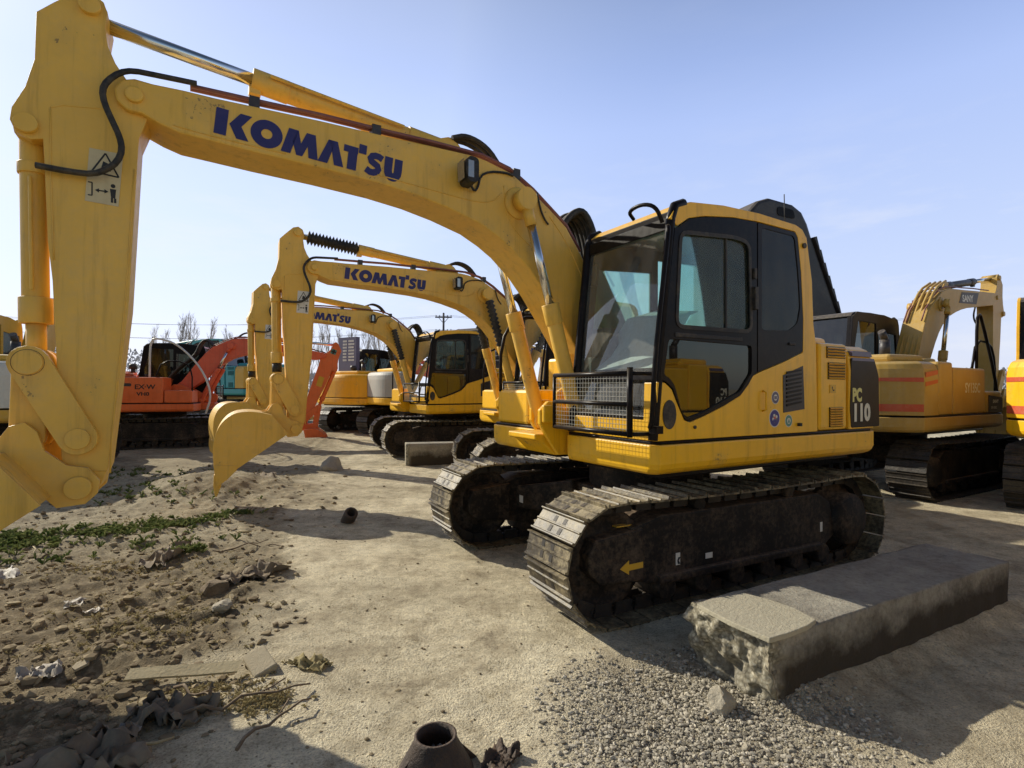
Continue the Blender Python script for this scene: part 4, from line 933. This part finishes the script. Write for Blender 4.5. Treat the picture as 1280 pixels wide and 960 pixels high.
# ------------------------------------------------------------------ rocks and litter
def rock_mb(r, seed, flat=.7, sub=2, rough=.35):
    bm = bmesh.new(); bmesh.ops.create_icosphere(bm, subdivisions=sub, radius=r); rr = random.Random(seed); o = Vector((rr.random() * 50, rr.random() * 50, seed))
    # planar chops make it angular
    pl = [(Vector((rr.gauss(0, 1), rr.gauss(0, 1), rr.gauss(0, 1))).normalized(), r * rr.uniform(.5, .85)) for _ in range(9)]
    mb = MB(); vs = []
    for v in bm.verts:
        c = v.co.copy()
        for n_, d_ in pl:
            k = c.dot(n_)
            if k > d_: c -= n_ * (k - d_)
        c *= 1 + rough * .4 * noise.noise(c * (2 / r) + o); c.z *= flat; vs.append(c)
    mb.add(vs, [[v.index for v in f.verts] for f in bm.faces]); bm.free(); return mb
def scatter(name, label, count, fn, mat, seed, rmin, rmax, flat=(.4, .9), pw=2.5):
    rr = random.Random(seed); base = []
    for k in range(6):
        q = rock_mb(1, seed * 10 + k, 1, 1, .6); base.append(q)
    mb = MB()
    for i in range(count):
        x, y = fn(rr); b_ = base[rr.randrange(6)]; r = rmin + (rmax - rmin) * rr.random() ** pw
        a = rr.random() * 6.3; f = rr.uniform(*flat); e = rr.uniform(.7, 1.4); z = gz(x, y) + r * .25 * f
        mb.add([(x + r * e * (vx * cos(a) - vy * sin(a)), y + r * (vx * sin(a) + vy * cos(a)), z + r * f * vz) for vx, vy, vz in b_.v], b_.f)
    me = bpy.data.meshes.new(name); me.from_pydata(mb.v, [], mb.f); me.materials.append(mat); me.update()
    o = bpy.data.objects.new(name, me); COL.objects.link(o); tag(o, label, None, None, 'stuff'); return o
def in_grav(rr):
    while True:
        x, y = rr.uniform(-.8, 2.6), rr.uniform(1.6, 3.9)
        if rr.random() < gmask(x, y)[1] ** 1.15: return x, y
def in_soil(rr):
    while True:
        y = 1.8 + 9 * rr.random() ** 1.6; x = rr.uniform(-1.1 * y - .3, -.2)
        if rr.random() < gmask(x, y)[0] ** 1.3: return x, y
def anywhere(rr):
    y = 1.8 + 9 * rr.random() ** 1.5; return rr.uniform(-.95 * y, .5 * y + .4), y
scatter('gravel', 'grey crushed gravel spread beside the concrete slab', 15000, in_grav, M['gravelm'], 3, .002, .015, pw=3.2)
scatter('soil_clods', 'brown clods of dug soil', 12000, in_soil, M['clodm'], 4, .003, .040, flat=(.4, .9), pw=8)
scatter('pebbles', 'small loose pebbles over the yard', 3500, anywhere, M['clodm'], 5, .002, .014, pw=4)

def thing_mesh(name, mb, mats, loc, label, cat, rz=0, group=None, bevel=0, rx=0, ry=0):
    o = mb.build(name, [M[k] for k in ([mats] if isinstance(mats, str) else mats)], None, bevel)
    o.location = loc; o.rotation_euler = (rx, ry, rz); tag(o, label, cat, group); return o
def at_ground(x, y, dz=0): return (x, y, gz(x, y) + dz)

# concrete slab, right foreground: long beam with a broken near end
def slab_mb(L, W, H, seed, amp=.012, broken=True, nx_=110, ny_=40, nz_=28):
    mb = MB(); vs = {}; out_v = []; fs = []
    def idx(i, j, k):
        if (i, j, k) not in vs:
            x, y, z = L * (i / nx_) ** (1.7 if broken else 1), W * j / ny_, H * k / nz_
            d = Vector((x * 4, y * 4, z * 4 + seed)); n1 = noise.fractal(d, .8, 2, 4)
            e = max(0, 1 - x / (.30 if broken else .001)) if broken else 0
            top = k == nz_
            dx = amp * n1 + (e > 0 and (.045 * noise.fractal(d * .9, .75, 2.1, 3) + .020 * noise.fractal(d * 4, .8, 2.1, 4) + .016 * (noise.cell_vector(d * 6)[0] - .5) - .09 * max(0, z / H - .25) * (1 - z / H) * 2 + .05 * (1 - z / H)) or 0) * (1 if not top else .35)
            dy = amp * noise.noise(d * 1.7) * (1 if j in (0, ny_) else 0) + ((.02 * e * noise.noise(d * 3) + .012 * e * noise.fractal(d * 7, .9, 2, 3)) if j in (0, ny_) else 0)
            dz = amp * .25 * noise.noise(d * 1.1) if top else 0
            vs[(i, j, k)] = len(out_v); out_v.append((x + (dx if i in (0, nx_) else dx * max(0, 1 - x / .12) if broken else 0), y + dy, z + dz))
        return vs[(i, j, k)]
    for i in range(nx_):
        for j in range(ny_):
            fs.append((idx(i, j, nz_), idx(i + 1, j, nz_), idx(i + 1, j + 1, nz_), idx(i, j + 1, nz_)))
    for i in range(nx_):
        for k in range(nz_):
            for j in (0, ny_): fs.append((idx(i, j, k), idx(i + 1, j, k), idx(i + 1, j, k + 1), idx(i, j, k + 1)))
    for j in range(ny_):
        for k in range(nz_):
            for i in (0, nx_): fs.append((idx(i, j, k), idx(i, j + 1, k), idx(i, j + 1, k + 1), idx(i, j, k + 1)))
    mb.add(out_v, fs, 0, True); return mb
m, t, out = nt('old_concrete'); p = N(t, 'ShaderNodeBsdfPrincipled', Roughness=.9); tc = t.nodes.new('ShaderNodeTexCoord'); o_ = tc.outputs['Object']
n1 = nz(3, 8, .7); n2 = nz(32, 6, .75); v_ = N(t, 'ShaderNodeTexVoronoi', Scale=30); t.links.new(o_, v_.inputs['Vector'])
c1 = ramp(t, n1, [(.3, (.20, .18, .145)), (.5, (.33, .305, .25)), (.7, (.44, .41, .33))]).outputs[0]
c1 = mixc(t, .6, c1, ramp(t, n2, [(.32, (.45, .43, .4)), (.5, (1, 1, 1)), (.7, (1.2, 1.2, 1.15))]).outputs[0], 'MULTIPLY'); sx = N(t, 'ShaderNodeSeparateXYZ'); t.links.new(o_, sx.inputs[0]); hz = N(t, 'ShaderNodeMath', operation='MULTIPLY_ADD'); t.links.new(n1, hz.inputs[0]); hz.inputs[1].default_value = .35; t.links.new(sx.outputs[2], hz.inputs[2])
dk = ramp(t, hz.outputs[0], [(.36, (1, 1, 1)), (.50, (0, 0, 0))]).outputs[0]; fx_ = ramp(t, sx.outputs[0], [(.02, (0, 0, 0)), (.11, (1, 1, 1))]).outputs[0]; dk = mixc(t, 1.0, dk, fx_, 'MULTIPLY'); vag = N(t, 'ShaderNodeTexVoronoi', Scale=44); t.links.new(o_, vag.inputs['Vector']); fr_ = ramp(t, vag.outputs['Color'], [(.1, (.20, .18, .14)), (.4, (.42, .39, .30)), (.9, (.60, .55, .42))]).outputs[0]; fr_ = mixc(t, .8, fr_, ramp(t, vag.outputs['Distance'], [(.25, (1, 1, 1)), (.6, (.45, .42, .36))]).outputs[0], 'MULTIPLY'); fr_ = mixc(t, .5, fr_, ramp(t, n2, [(.35, (.25, .23, .2)), (.5, (1, 1, 1))]).outputs[0], 'MULTIPLY'); c1 = mixc(t, fx_, fr_, c1); c1 = mixc(t, dk, c1, (.055, .042, .026)); t.links.new(c1, p.inputs['Base Color'])  # lower sides darkened in base colour, painting the slab's shaded long face
bb = N(t, 'ShaderNodeBump', Strength=.8, Distance=.02); t.links.new(n2, bb.inputs['Height']); t.links.new(bb.outputs[0], p.inputs['Normal']); t.links.new(p.outputs[0], out.inputs[0]); M['concrete'] = m
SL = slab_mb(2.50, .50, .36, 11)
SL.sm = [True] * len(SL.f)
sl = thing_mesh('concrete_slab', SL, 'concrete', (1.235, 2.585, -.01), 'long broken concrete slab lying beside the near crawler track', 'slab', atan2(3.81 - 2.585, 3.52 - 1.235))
mb = MB(); mb.slab([(-.035, -.015), (.10, -.02), (.25, -.012), (.36, .01), (.40, .16), (.385, .30), (.34, .43), (.1, .455), (-.02, .44), (-.045, .2)], .352, .378); pl_ = mb.build('sun_patch_cap', [M['plate']], sl, .004)  # thin top layer in the pale colour that paints the sun patch
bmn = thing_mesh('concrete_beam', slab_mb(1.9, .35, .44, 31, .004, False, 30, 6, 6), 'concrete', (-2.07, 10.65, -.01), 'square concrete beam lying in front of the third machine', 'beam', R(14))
# chunk leaning on slab and other rocks
for i, (x, y, r, lab) in enumerate([(1.02, 2.60, .075, 'pale pointed rock leaning at the broken end of the slab'), (-3.35, 10.1, .24, 'lone grey mound-shaped rock before the row of machines'), (-2.2, 4.05, .10, 'dark flat lump of stone in the brown soil'), (-1.98, 3.75, .07, 'pale rubble lump near the edge of the dug soil'), (.72, 2.12, .032, 'squarish pale stone at the bottom edge of the gravel'), (1.28, 2.10, .022, 'small white stone at the lower right of the gravel'), (1.0, 2.32, .02, 'small grey stone in the middle of the gravel'), (.62, 2.45, .018, 'small stone at the left fringe of the gravel')]):
    mb = rock_mb(r, 40 + i, .75 if i else 1.3, 3, .5)
    thing_mesh('rock', mb, 'rock' if i not in (2,) else 'clod', at_ground(x, y, r * .35), lab, 'rock', i * 1.3, 'loose rocks on the yard')
# short pipe piece, cone fitting, scrap
mb = MB().lathe([(.055, -.12), (.075, -.12), (.075, .10), (.06, .12), (.045, .12), (.045, -.1), (0, -.1)], (0, 0, 0), 'x', 18)
thing_mesh('pipe_stub', mb, 'rust', at_ground(-1.83, 6.15, .07), 'short dark steel pipe stub lying in the middle of the yard', 'pipe', R(-60), ry=R(-35))
ce = empty('steel_funnel', at_ground(-.30, 2.19), .3); tag(ce, 'rusty steel funnel with welded fins at the bottom edge', 'funnel')
mb = MB().lathe([(.165, -.02), (.085, .125), (.085, .145), (.074, .145), (.074, .10), (.14, -.02)], (0, 0, 0), 'z', 36); mb.build('cone', [M['rust']], ce)
for k in range(4):
    a = k * pi / 2 + .2; mb = MB(); q = [(.08, .11), (.20, -.02), (.12, -.02)]
    mb.prism(q, -.006, .006); mb.xf(lambda x, y, z, a=a: (x * cos(a) - y * sin(a), x * sin(a) + y * cos(a), z)); mb.build('fin', [M['rust']], ce)
def sheet(seed, w, h, n=14, crumple=.06, dens=3.0):
    mb = MB(); o = Vector((seed * 7.3, seed * 3.1, 0)); vs = []
    for j in range(n + 1):
        for i in range(n + 1):
            u, v = i / n - .5, j / n - .5; q = Vector((u * dens, v * dens, seed)) + o
            edge = 1 + .25 * noise.noise((u * 3 + seed, v * 3, 5))
            vs.append((w * u * edge + crumple * .8 * noise.noise(q * 1.3), h * v * edge + crumple * .8 * noise.noise(q * 1.4 + o), .012 + crumple * abs(noise.fractal(q, .8, 2.1, 4)) * 1.3))
    mb.add(vs, [(j * (n + 1) + i, j * (n + 1) + i + 1, (j + 1) * (n + 1) + i + 1, (j + 1) * (n + 1) + i) for j in range(n) for i in range(n)], 0, True); return mb
mb = sheet(3, .08, .08, 8, .03); o = mb.build('litter_shard', [M['plastic']]); o.location = at_ground(-.30, 2.19, .05); tag(o, 'pale broken shard lying inside the rusty funnel', 'shard')
for (x, y, w, h, cr, mt, lab, cat, nm, s) in [
    (-.03, 2.24, .10, .16, .05, 'rust', 'crumpled rusty scrap beside the funnel at the bottom edge', 'scrap', 'scrap_metal', 4),
    (-2.50, 2.92, .17, .15, .06, 'plastic', 'crumpled grey plastic bag in the shade at lower left', 'bag', 'plastic_bag', 5),
    (-2.10, 4.35, .50, .24, .09, 'cloth', 'long dusty rag lying on the soil near the pale ground', 'rag', 'cloth_rag', 6),
    (-3.10, 4.90, .60, .22, .08, 'cloth', 'folded dusty rag beyond the brown soil near the weeds', 'rag', 'cloth_rag', 7),
    (-4.15, 4.42, .40, .22, .07, 'plastic', 'whitish plastic sheet at the left edge past the soil', 'sheet', 'plastic_sheet', 8),
    (-1.60, 2.55, .30, .17, .10, 'cloth', 'stiff torn sack standing up in the lower left shade', 'sack', 'torn_sack', 9),
    (-1.75, 2.18, .42, .30, .12, 'cloth', 'brown heaped tarpaulin at the lower left corner', 'tarpaulin', 'tarpaulin', 10),
    (-4.0, 8.9, .7, .3, .08, 'cloth', 'pale debris sheet on the ground beyond the second bucket', 'sheet', 'debris_sheet', 12),
    (-1.1, 3.0, .22, .10, .05, 'straw', 'yellow dry straw wad beside the plank', 'straw', 'straw_wad', 13)]:
    mb = sheet(s, w, h, 18, cr, 3.5 if cr > .07 else 2.5); thing_mesh(nm, mb, mt, at_ground(x, y, -.01), lab, cat, s * .7)
mb = MB(); mb.prism([(-.27, .0), (-.10, .006), (.1, .004), (.28, .012), (.285, .024), (.1, .018), (-.1, .019), (-.265, .014)], -.032, .034)
thing_mesh('wood_plank', mb, 'wood', at_ground(-1.72, 2.86, .035), 'narrow pale wooden plank lying across the soil', 'plank', R(8), rx=R(25))
mb = MB().box(-.06, .06, -.10, .10, -.02, .02); thing_mesh('brick', mb, 'brick', at_ground(-1.37, 2.98, .03), 'pale flat brick tilted at the edge of the soil', 'brick', R(40), bevel=.008, ry=R(-18), rx=R(12))
for i, (x, y, L, a, lab) in enumerate([(-1.25, 2.62, .55, 25, 'long thin dry branch lying below the brick'), (-1.55, 2.68, .30, -30, 'short thick stick below the plank'), (-2.55, 5.15, .75, 18, 'dry branch lying on the pale ground past the rags'), (-1.05, 2.45, .4, 60, 'bent twig on the ground right of the straw')]):
    rr = random.Random(i + 60); mb = MB(); pts = [(L * (k / 7 - .5), .05 * L * rr.gauss(0, 1), .012 + .03 * abs(rr.gauss(0, .6))) for k in range(8)]
    mb.tube(pts, [.009 - .0007 * k for k in range(8)], 6, 0); mb.tube([pts[4], (pts[4][0] + .1 * L, .12 * L, .03), (pts[4][0] + .22 * L, .16 * L, .05)], .004, 5)
    thing_mesh('stick', mb, 'twig', at_ground(x, y, .01), lab, 'stick', R(a), 'dry sticks on the ground')

rs = random.Random(77)
sc_lab = ['small pale wood chip on the brown soil', 'torn grey paper scrap on the brown soil', 'broken clay shard on the brown soil', 'bleached stick end on the brown soil']
for i in range(26):
    y = 2.3 + 4.2 * rs.random() ** 1.4; x = -(.62 + .33 * y) - rs.uniform(0, .55 * y); kd = i % 4; z = gz(x, y)
    if kd == 0: mb = MB().prism([(-.05, 0), (.04, -.003), (.055, .008), (-.03, .012)], -.012, .014); mt = 'wood'
    elif kd == 1: mb = sheet(20 + i, .11, .08, 8, .035, 2.5); mt = 'plastic'
    elif kd == 2: mb = MB().slab([(-.04, -.02), (.02, -.035), (.05, .01), (.0, .035), (-.035, .02)], 0, .014); mt = 'brick'
    else: mb = MB().tube([(-.11, 0, .01), (-.03, .012, .022), (.05, -.008, .02), (.12, .01, .008)], [.007, .008, .007, .004], 6); mt = 'wood'
    thing_mesh(['wood_chip', 'paper_scrap', 'clay_shard', 'stick_end'][kd], mb, mt, (x, y, z + .006), sc_lab[kd], ['wood chip', 'paper scrap', 'shard', 'stick'][kd], rs.random() * 6, ['wood chips on the soil', 'paper scraps on the soil', 'clay shards on the soil', 'stick ends on the soil'][kd], 0, rs.uniform(-.3, .3), rs.uniform(-.3, .3))

# weeds and straw (ground cover)
def weeds(name, label, spots, mat, seed, n_per, lw, lh):
    rr = random.Random(seed); mb = MB()
    for (cx, cy, rx, ry, k) in spots:
        for _ in range(int(n_per * k)):
            x, y = cx + rx * rr.gauss(0, .45), cy + ry * rr.gauss(0, .45); z = gz(x, y)
            for l in range(rr.randint(4, 8)):
                a = rr.random() * 6.3; h = lh * rr.uniform(.4, 1.1); o = h * rr.uniform(.5, 1.4); w = lw * rr.uniform(.6, 1.2)
                d = Vector((cos(a), sin(a), 0)); s_ = Vector((-sin(a), cos(a), 0)); b0 = Vector((x, y, z - .005))
                mp = b0 + d * o * .5 + Vector((0, 0, h * .8)); tp = b0 + d * o + Vector((0, 0, h * rr.uniform(.4, 1.0)))
                mb.add([b0 - s_ * w * .2, b0 + s_ * w * .2, mp + s_ * w, tp, mp - s_ * w], [(0, 1, 2, 3, 4)])
    me = bpy.data.meshes.new(name); me.from_pydata(mb.v, [], mb.f); me.materials.append(mat); me.update(); o = bpy.data.objects.new(name, me); COL.objects.link(o); tag(o, label, None, None, 'stuff')
weeds('weeds', 'low green weeds growing between the soil and the pale ground', [(-4.9, 5.4, .5, .35, .7), (-4.3, 5.75, .45, .3, .6), (-3.75, 6.05, .5, .25, .6), (-3.35, 6.45, .4, .22, .3), (-4.6, 4.9, .9, .5, .3), (-3.6, 5.4, .9, .4, .2), (-2.95, 5.0, .14, .09, .2), (-5.4, 7.5, 1.2, .6, .25), (-6.5, 9.5, 2, .7, .3), (-4.2, 7.2, .8, .4, .12), (-6.5, 20, 2.2, .8, .6), (-5.5, 8.4, .3, .2, .12)], M['weed'], 21, 150, .009, .07)
weeds('dry_grass', 'dry straw litter over the soil', [(-1.5, 2.72, .40, .22, .9), (-1.2, 2.66, .14, .12, .6), (-2.4, 3.5, .7, .6, 1.6), (-3.2, 4.6, 1.0, .4, 1.0), (-4.2, 6, 1.2, .6, .5), (-5, 9.5, 2, 1, .4)], M['straw'], 22, 190, .0016, .028)

# ------------------------------------------------------------------ background: trees, wood, pole, rig, loader
def bare_tree(seed, h):
    rr = random.Random(seed); mb = MB()
    def grow(p, d, L, r, lev):
        n_ = 4 if lev == 0 else 3; pts = [p]; q = p; dd = d
        for i in range(n_):
            dd = (dd + Vector((rr.gauss(0, .07), rr.gauss(0, .07), .05 + .06 * (lev > 0)))).normalized(); q = q + dd * L / n_; pts.append(q)
        mb.tube(pts, [r * (1 - .75 * i / n_) for i in range(n_ + 1)], 4 if lev < 2 else 3)
        if lev < 3:
            k = (13, 6, 4)[lev]
            for i in range(k):
                f = (.28 + .7 * i / k) if lev == 0 else rr.uniform(.25, .98); j = min(int(f * n_), n_ - 1); b_ = pts[j].lerp(pts[j + 1], f * n_ - j)
                a = rr.random() * 6.3; sp_ = (.26, .38, .5)[lev]; nd = (d + sp_ * Vector((cos(a), sin(a), .15))).normalized()
                grow(b_, nd, L * (.36, .5, .5)[lev] * (1.1 - .45 * f), r * (.32, .45, .5)[lev], lev + 1)
    grow(Vector((0, 0, 0)), Vector((0, 0, 1)), h, h * .016, 0); return mb
tmesh = [bare_tree(80 + i, 9.0) for i in range(3)]
tobj = []
tl = ['bare pale tree left of the orange boom', 'bare tree over the orange machine']
rt = random.Random(5); k = 0
for px, D, hs in [(196, 78, 1.0), (206, 80, .95), (222, 76, 1.12), (231, 82, 1.1), (247, 78, 1.15), (262, 80, 1.1), (279, 79, 1.08), (296, 84, 1.0), (388, 76, 1.0), (399, 82, 1.1), (408, 78, 1.05), (428, 80, 1.1), (441, 84, 1.15), (452, 80, 1.2), (468, 77, 1.1), (477, 83, 1.2), (488, 80, 1.1), (499, 78, 1.15)]:
    x = (px - 640) / 679.4 * D
    o = (tmesh[k].build('bare_tree', [M['barkt']]) if k < 3 else bpy.data.objects.new('bare_tree', tobj[k % 3].data))
    if k >= 3: COL.objects.link(o)
    tobj.append(o); o.location = (x, D, -.3); o.rotation_euler = (0, 0, k * 1.7); s_ = hs * rt.uniform(.92, 1.05); o.scale = (s_, s_, s_)
    tag(o, 'bare leafless poplar in the line behind the orange machine' if px < 330 else 'bare leafless poplar in the line behind the folded orange arm and dark cab', 'tree', 'bare poplars left of the second arm' if px < 330 else 'bare poplars right of the second arm'); k += 1
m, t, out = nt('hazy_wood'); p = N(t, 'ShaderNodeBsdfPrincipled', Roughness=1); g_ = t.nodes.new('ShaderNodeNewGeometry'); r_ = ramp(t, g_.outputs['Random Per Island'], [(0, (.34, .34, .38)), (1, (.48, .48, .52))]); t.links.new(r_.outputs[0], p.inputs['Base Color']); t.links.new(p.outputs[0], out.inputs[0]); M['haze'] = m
rr = random.Random(9); mb = MB()
for i in range(20000):
    x = rr.uniform(-160, 160); y = rr.uniform(118, 130); top_ = 5.6 + 2.2 * noise.noise((x * .06, 1, 2)) + 1.2 * noise.noise((x * .3, 4, 2)) + (1.5 if x < -60 else -1.6); z = (top_ + (2.2 if x < -60 else .6)) * rr.random() ** .8; s_ = rr.uniform(.25, .8)
    a = rr.random() * 3.1; d = Vector((cos(a) * s_, sin(a) * s_ * .4, rr.uniform(-.6, .6))); u = Vector((rr.uniform(-.2, .2), rr.uniform(-.2, .2), s_ * 1.1))
    c_ = Vector((x, y, z)); mb.add([c_ - d, c_ + u * .3 + d * .2, c_ + d, c_ + u], [(0, 1, 2, 3)])
me = bpy.data.meshes.new('distant_wood'); me.from_pydata(mb.v, [], mb.f); me.materials.append(M['haze']); me.update(); o = bpy.data.objects.new('distant_wood', me); COL.objects.link(o); tag(o, 'hazy far-off wood along the horizon', None, None, 'stuff')
# utility pole with wires
D = 62; x = (554 - 640) / 679.4 * D; pe = empty('utility_pole', (x, D, 0)); tag(pe, 'dark utility pole with two crossarms rising above the third cab', 'utility pole')
MB().cyl((0, 0, -.3), (0, 0, 10.1), .17, .11, 10).build('pole', [M['pole']], pe)
for z in (9.6, 8.0):
    mb = MB().box(-.95, .95, -.07, .07, z - .07, z + .07); mb.tube([(-.6, 0, z), (0, 0, z - .7)], .035, 5); mb.tube([(.6, 0, z), (0, 0, z - .7)], .035, 5)
    for q in (-.85, -.45, .45, .85): mb.cyl((q, 0, z), (q, 0, z + .25), .05, n=6)
    mb.build('crossarm', [M['pole']], pe)
mb = MB()
for q, z in ((-.85, 9.8), (.85, 9.8), (-.85, 8.2), (.85, 8.2)):
    for sx in (-1, 1): mb.tube([(q + sx * 55 * i / 12, -8 * (i / 12) * sx * 0, z - 1.2 * 4 * (i / 12) * (1 - i / 12)) for i in range(13)], .016, 4)
mb.build('wire', [M['pole']], pe)

# tall dark housing behind the near cab (drilling rig)
rg = empty('drilling_rig', (6.55, 13.2, 0), deg(.95, .3)); tag(rg, 'tall dark grey rig housing with louvred sloping back behind the near cab', 'drilling rig')
mb = MB(); mb.prism([(-1.9, 4.6), (-1.72, 5.45), (-1.5, 5.68), (-1.2, 5.78), (-.55, 5.70), (-.28, 5.55), (-.12, 5.30), (.0, 5.0), (1.25, 2.2), (1.15, 1.2), (-1.9, 1.2)], -.9, .9); rh = mb.build('housing', [M['dgrey']], rg, .08)
mb = MB()
for i in range(9):
    f = i / 9; x = .0 + 1.15 * f; z = 5.0 - 2.6 * f
    mb.prism([(x + .02, z), (x + .16 + .02, z - .30), (x + .21, z - .33), (x + .10, z + .02)], -.93, .93)
mb.build('louvre', [M['dgrey']], rh)
mb = MB().prism(rounded([(-1.0, 5.40), (-.5, 5.36), (-.55, 5.56), (-1.0, 5.60)], .08), -.915, -.899); mb.build('roof_vent', [M['black']], rh)
mb = MB().box(-2.0, 1.5, -.8, .8, .8, 1.2); mb.build('chassis', [M['black']], rg, .05)
for s_ in (-1, 1):
    mb = MB()
    for i in range(20):
        pass
    mb.prism(rounded([(-2.2, 0), (1.9, 0), (2.05, .4), (1.9, .8), (-2.2, .8), (-2.35, .4)], .25, 5), s_ * 1.0 - .25, s_ * 1.0 + .25); mb.build('crawler_track', [M['chain']], rg, .02)

# wheel loader far left
wl = empty('wheel_loader', (-10.6, 23.0, 0), deg(.85, -.5)); tag(wl, 'small yellow wheel loader far back under the teal machine', 'wheel loader')
mb = MB(); mb.prism([(-1.6, .7), (-1.6, 1.5), (-.5, 1.6), (.5, 1.0), (1.5, .9), (1.5, .6)], -.55, .55); mb.build('body', [M['yellow_old']], wl, .05)
mb = MB(); mb.prism([(-.5, 1.55), (-.35, 2.4), (.35, 2.4), (.5, 1.2)], -.5, .5); mb.build('cab', [M['glassd']], wl, .04)
mb = MB(); mb.prism([(1.4, .2), (1.9, .15), (2.2, .2), (1.9, .75), (1.5, .85)], -.95, .95); mb.build('bucket', [M['yellow_old']], wl, .03)
for x in (-1.0, 1.0):
    for y in (-.75, .75):
        mb = MB().lathe([(.15, -.16), (.42, -.17), (.5, -.1), (.5, .1), (.42, .17), (.15, .16)], (x, y, .5), 'y', 22); w_ = mb.build('wheel', [M['tyre']], wl); MB().lathe([(0, -.1), (.2, -.12), (.2, .12), (0, .1)], (x, y, .5), 'y', 16).build('rim', [M['yellow_old']], w_)

# ------------------------------------------------------------------ sky, sun, camera
AZ, EL = R(60), R(31)
sd_ = Vector((-sin(AZ) * cos(EL), cos(AZ) * cos(EL), sin(EL)))
w = bpy.data.worlds.new('World'); scene.world = w; w.use_nodes = True; t = w.node_tree; t.nodes.clear()
sky = t.nodes.new('ShaderNodeTexSky'); sky.sky_type = 'NISHITA'; sky.sun_disc = False; sky.sun_elevation = EL; sky.sun_rotation = -AZ
sky.air_density = 1.0; sky.dust_density = 1.2; sky.ozone_density = 1.5; sky.altitude = 0
tc = t.nodes.new('ShaderNodeTexCoord'); sx = t.nodes.new('ShaderNodeSeparateXYZ'); t.links.new(tc.outputs['Generated'], sx.inputs[0])
hz = ramp(t, sx.outputs[2], [(0, (1, 1, 1)), (.42, (.85, .85, .85)), (.80, (0, 0, 0))])                 # haze is thick low down, thin overhead
fw_ = N(t, 'ShaderNodeMapRange'); fw_.inputs[1].default_value = -.35; fw_.inputs[2].default_value = .45; t.links.new(sx.outputs[1], fw_.inputs[0])
hm = N(t, 'ShaderNodeMath', operation='MULTIPLY'); t.links.new(hz.outputs[0], hm.inputs[0]); t.links.new(fw_.outputs[0], hm.inputs[1])
hm2 = N(t, 'ShaderNodeMath', operation='MULTIPLY'); hm2.inputs[1].default_value = .93; t.links.new(hm.outputs[0], hm2.inputs[0])
hc = ramp(t, sx.outputs[2], [(0, (6.2, 6.5, 7.6)), (.18, (5.0, 5.9, 8.2)), (.5, (3.7, 4.9, 8.6))])
dkz = ramp(t, sx.outputs[2], [(.28, (1, 1, 1)), (.75, (.5, .5, .5))])                                     # deep blue overhead
skc = mixc(t, hm2.outputs[0], mixc(t, 1.0, sky.outputs[0], dkz.outputs[0], 'MULTIPLY'), hc.outputs[0])
dt = N(t, 'ShaderNodeVectorMath', operation='DOT_PRODUCT'); t.links.new(tc.outputs['Generated'], dt.inputs[0]); dt.inputs[1].default_value = Vector((-.60, .62, .50)).normalized()
gl_ = ramp(t, dt.outputs['Value'], [(.62, (0, 0, 0)), (.80, (.5, .5, .44)), (.92, (1.8, 1.78, 1.6)), (1, (7, 7, 6.5))]); gl_.color_ramp.interpolation = 'B_SPLINE'                        # bright aureole round the sun
skc = mixc(t, 1.0, skc, gl_.outputs[0], 'ADD')
mpc = N(t, 'ShaderNodeMapping'); mpc.inputs['Scale'].default_value = (2.2, 2.2, 9); t.links.new(tc.outputs['Generated'], mpc.inputs[0]); cn = N(t, 'ShaderNodeTexNoise', Scale=2.4, Detail=8, Roughness=.62); t.links.new(mpc.outputs[0], cn.inputs['Vector'])
cl = N(t, 'ShaderNodeMath', operation='MULTIPLY'); t.links.new(ramp(t, cn.outputs[0], [(.50, (0, 0, 0)), (.72, (.42, .42, .42))]).outputs[0], cl.inputs[0]); t.links.new(ramp(t, sx.outputs[2], [(.0, (.6, .6, .6)), (.12, (1, 1, 1)), (.42, (.05, .05, .05))]).outputs[0], cl.inputs[1])
skc = mixc(t, cl.outputs[0], skc, (7.2, 7.2, 7.3))                                                     # faint thin cloud
bg = t.nodes.new('ShaderNodeBackground'); bg.inputs[1].default_value = .13; wo = t.nodes.new('ShaderNodeOutputWorld')
t.links.new(skc, bg.inputs[0]); t.links.new(bg.outputs[0], wo.inputs[0])
sun = bpy.data.lights.new('sun', 'SUN'); sun.energy = 5.0; sun.angle = R(.6); sun.color = (1, .925, .77)
so = bpy.data.objects.new('sun', sun); COL.objects.link(so); so.rotation_euler = sd_.to_track_quat('Z', 'Y').to_euler(); so.location = (-20, 10, 20)
cam = bpy.data.cameras.new('camera'); co = bpy.data.objects.new('camera', cam); COL.objects.link(co); scene.camera = co
cam.sensor_fit = 'HORIZONTAL'; cam.sensor_width = 36; cam.lens = 36 * 679.4 / 1280; cam.clip_start = .05; cam.clip_end = 4000
pit, rol = R(.44), R(.247)
co.location = (0, 0, 1.534)
co.matrix_world = Matrix.Translation((0, 0, 1.534)) @ Matrix.Rotation(pi / 2 + pit, 4, 'X') @ Matrix.Rotation(rol, 4, 'Z')
scene.view_settings.view_transform = 'Standard'; scene.view_settings.look = 'None'; scene.view_settings.exposure = 0
scene.render.engine = 'CYCLES'
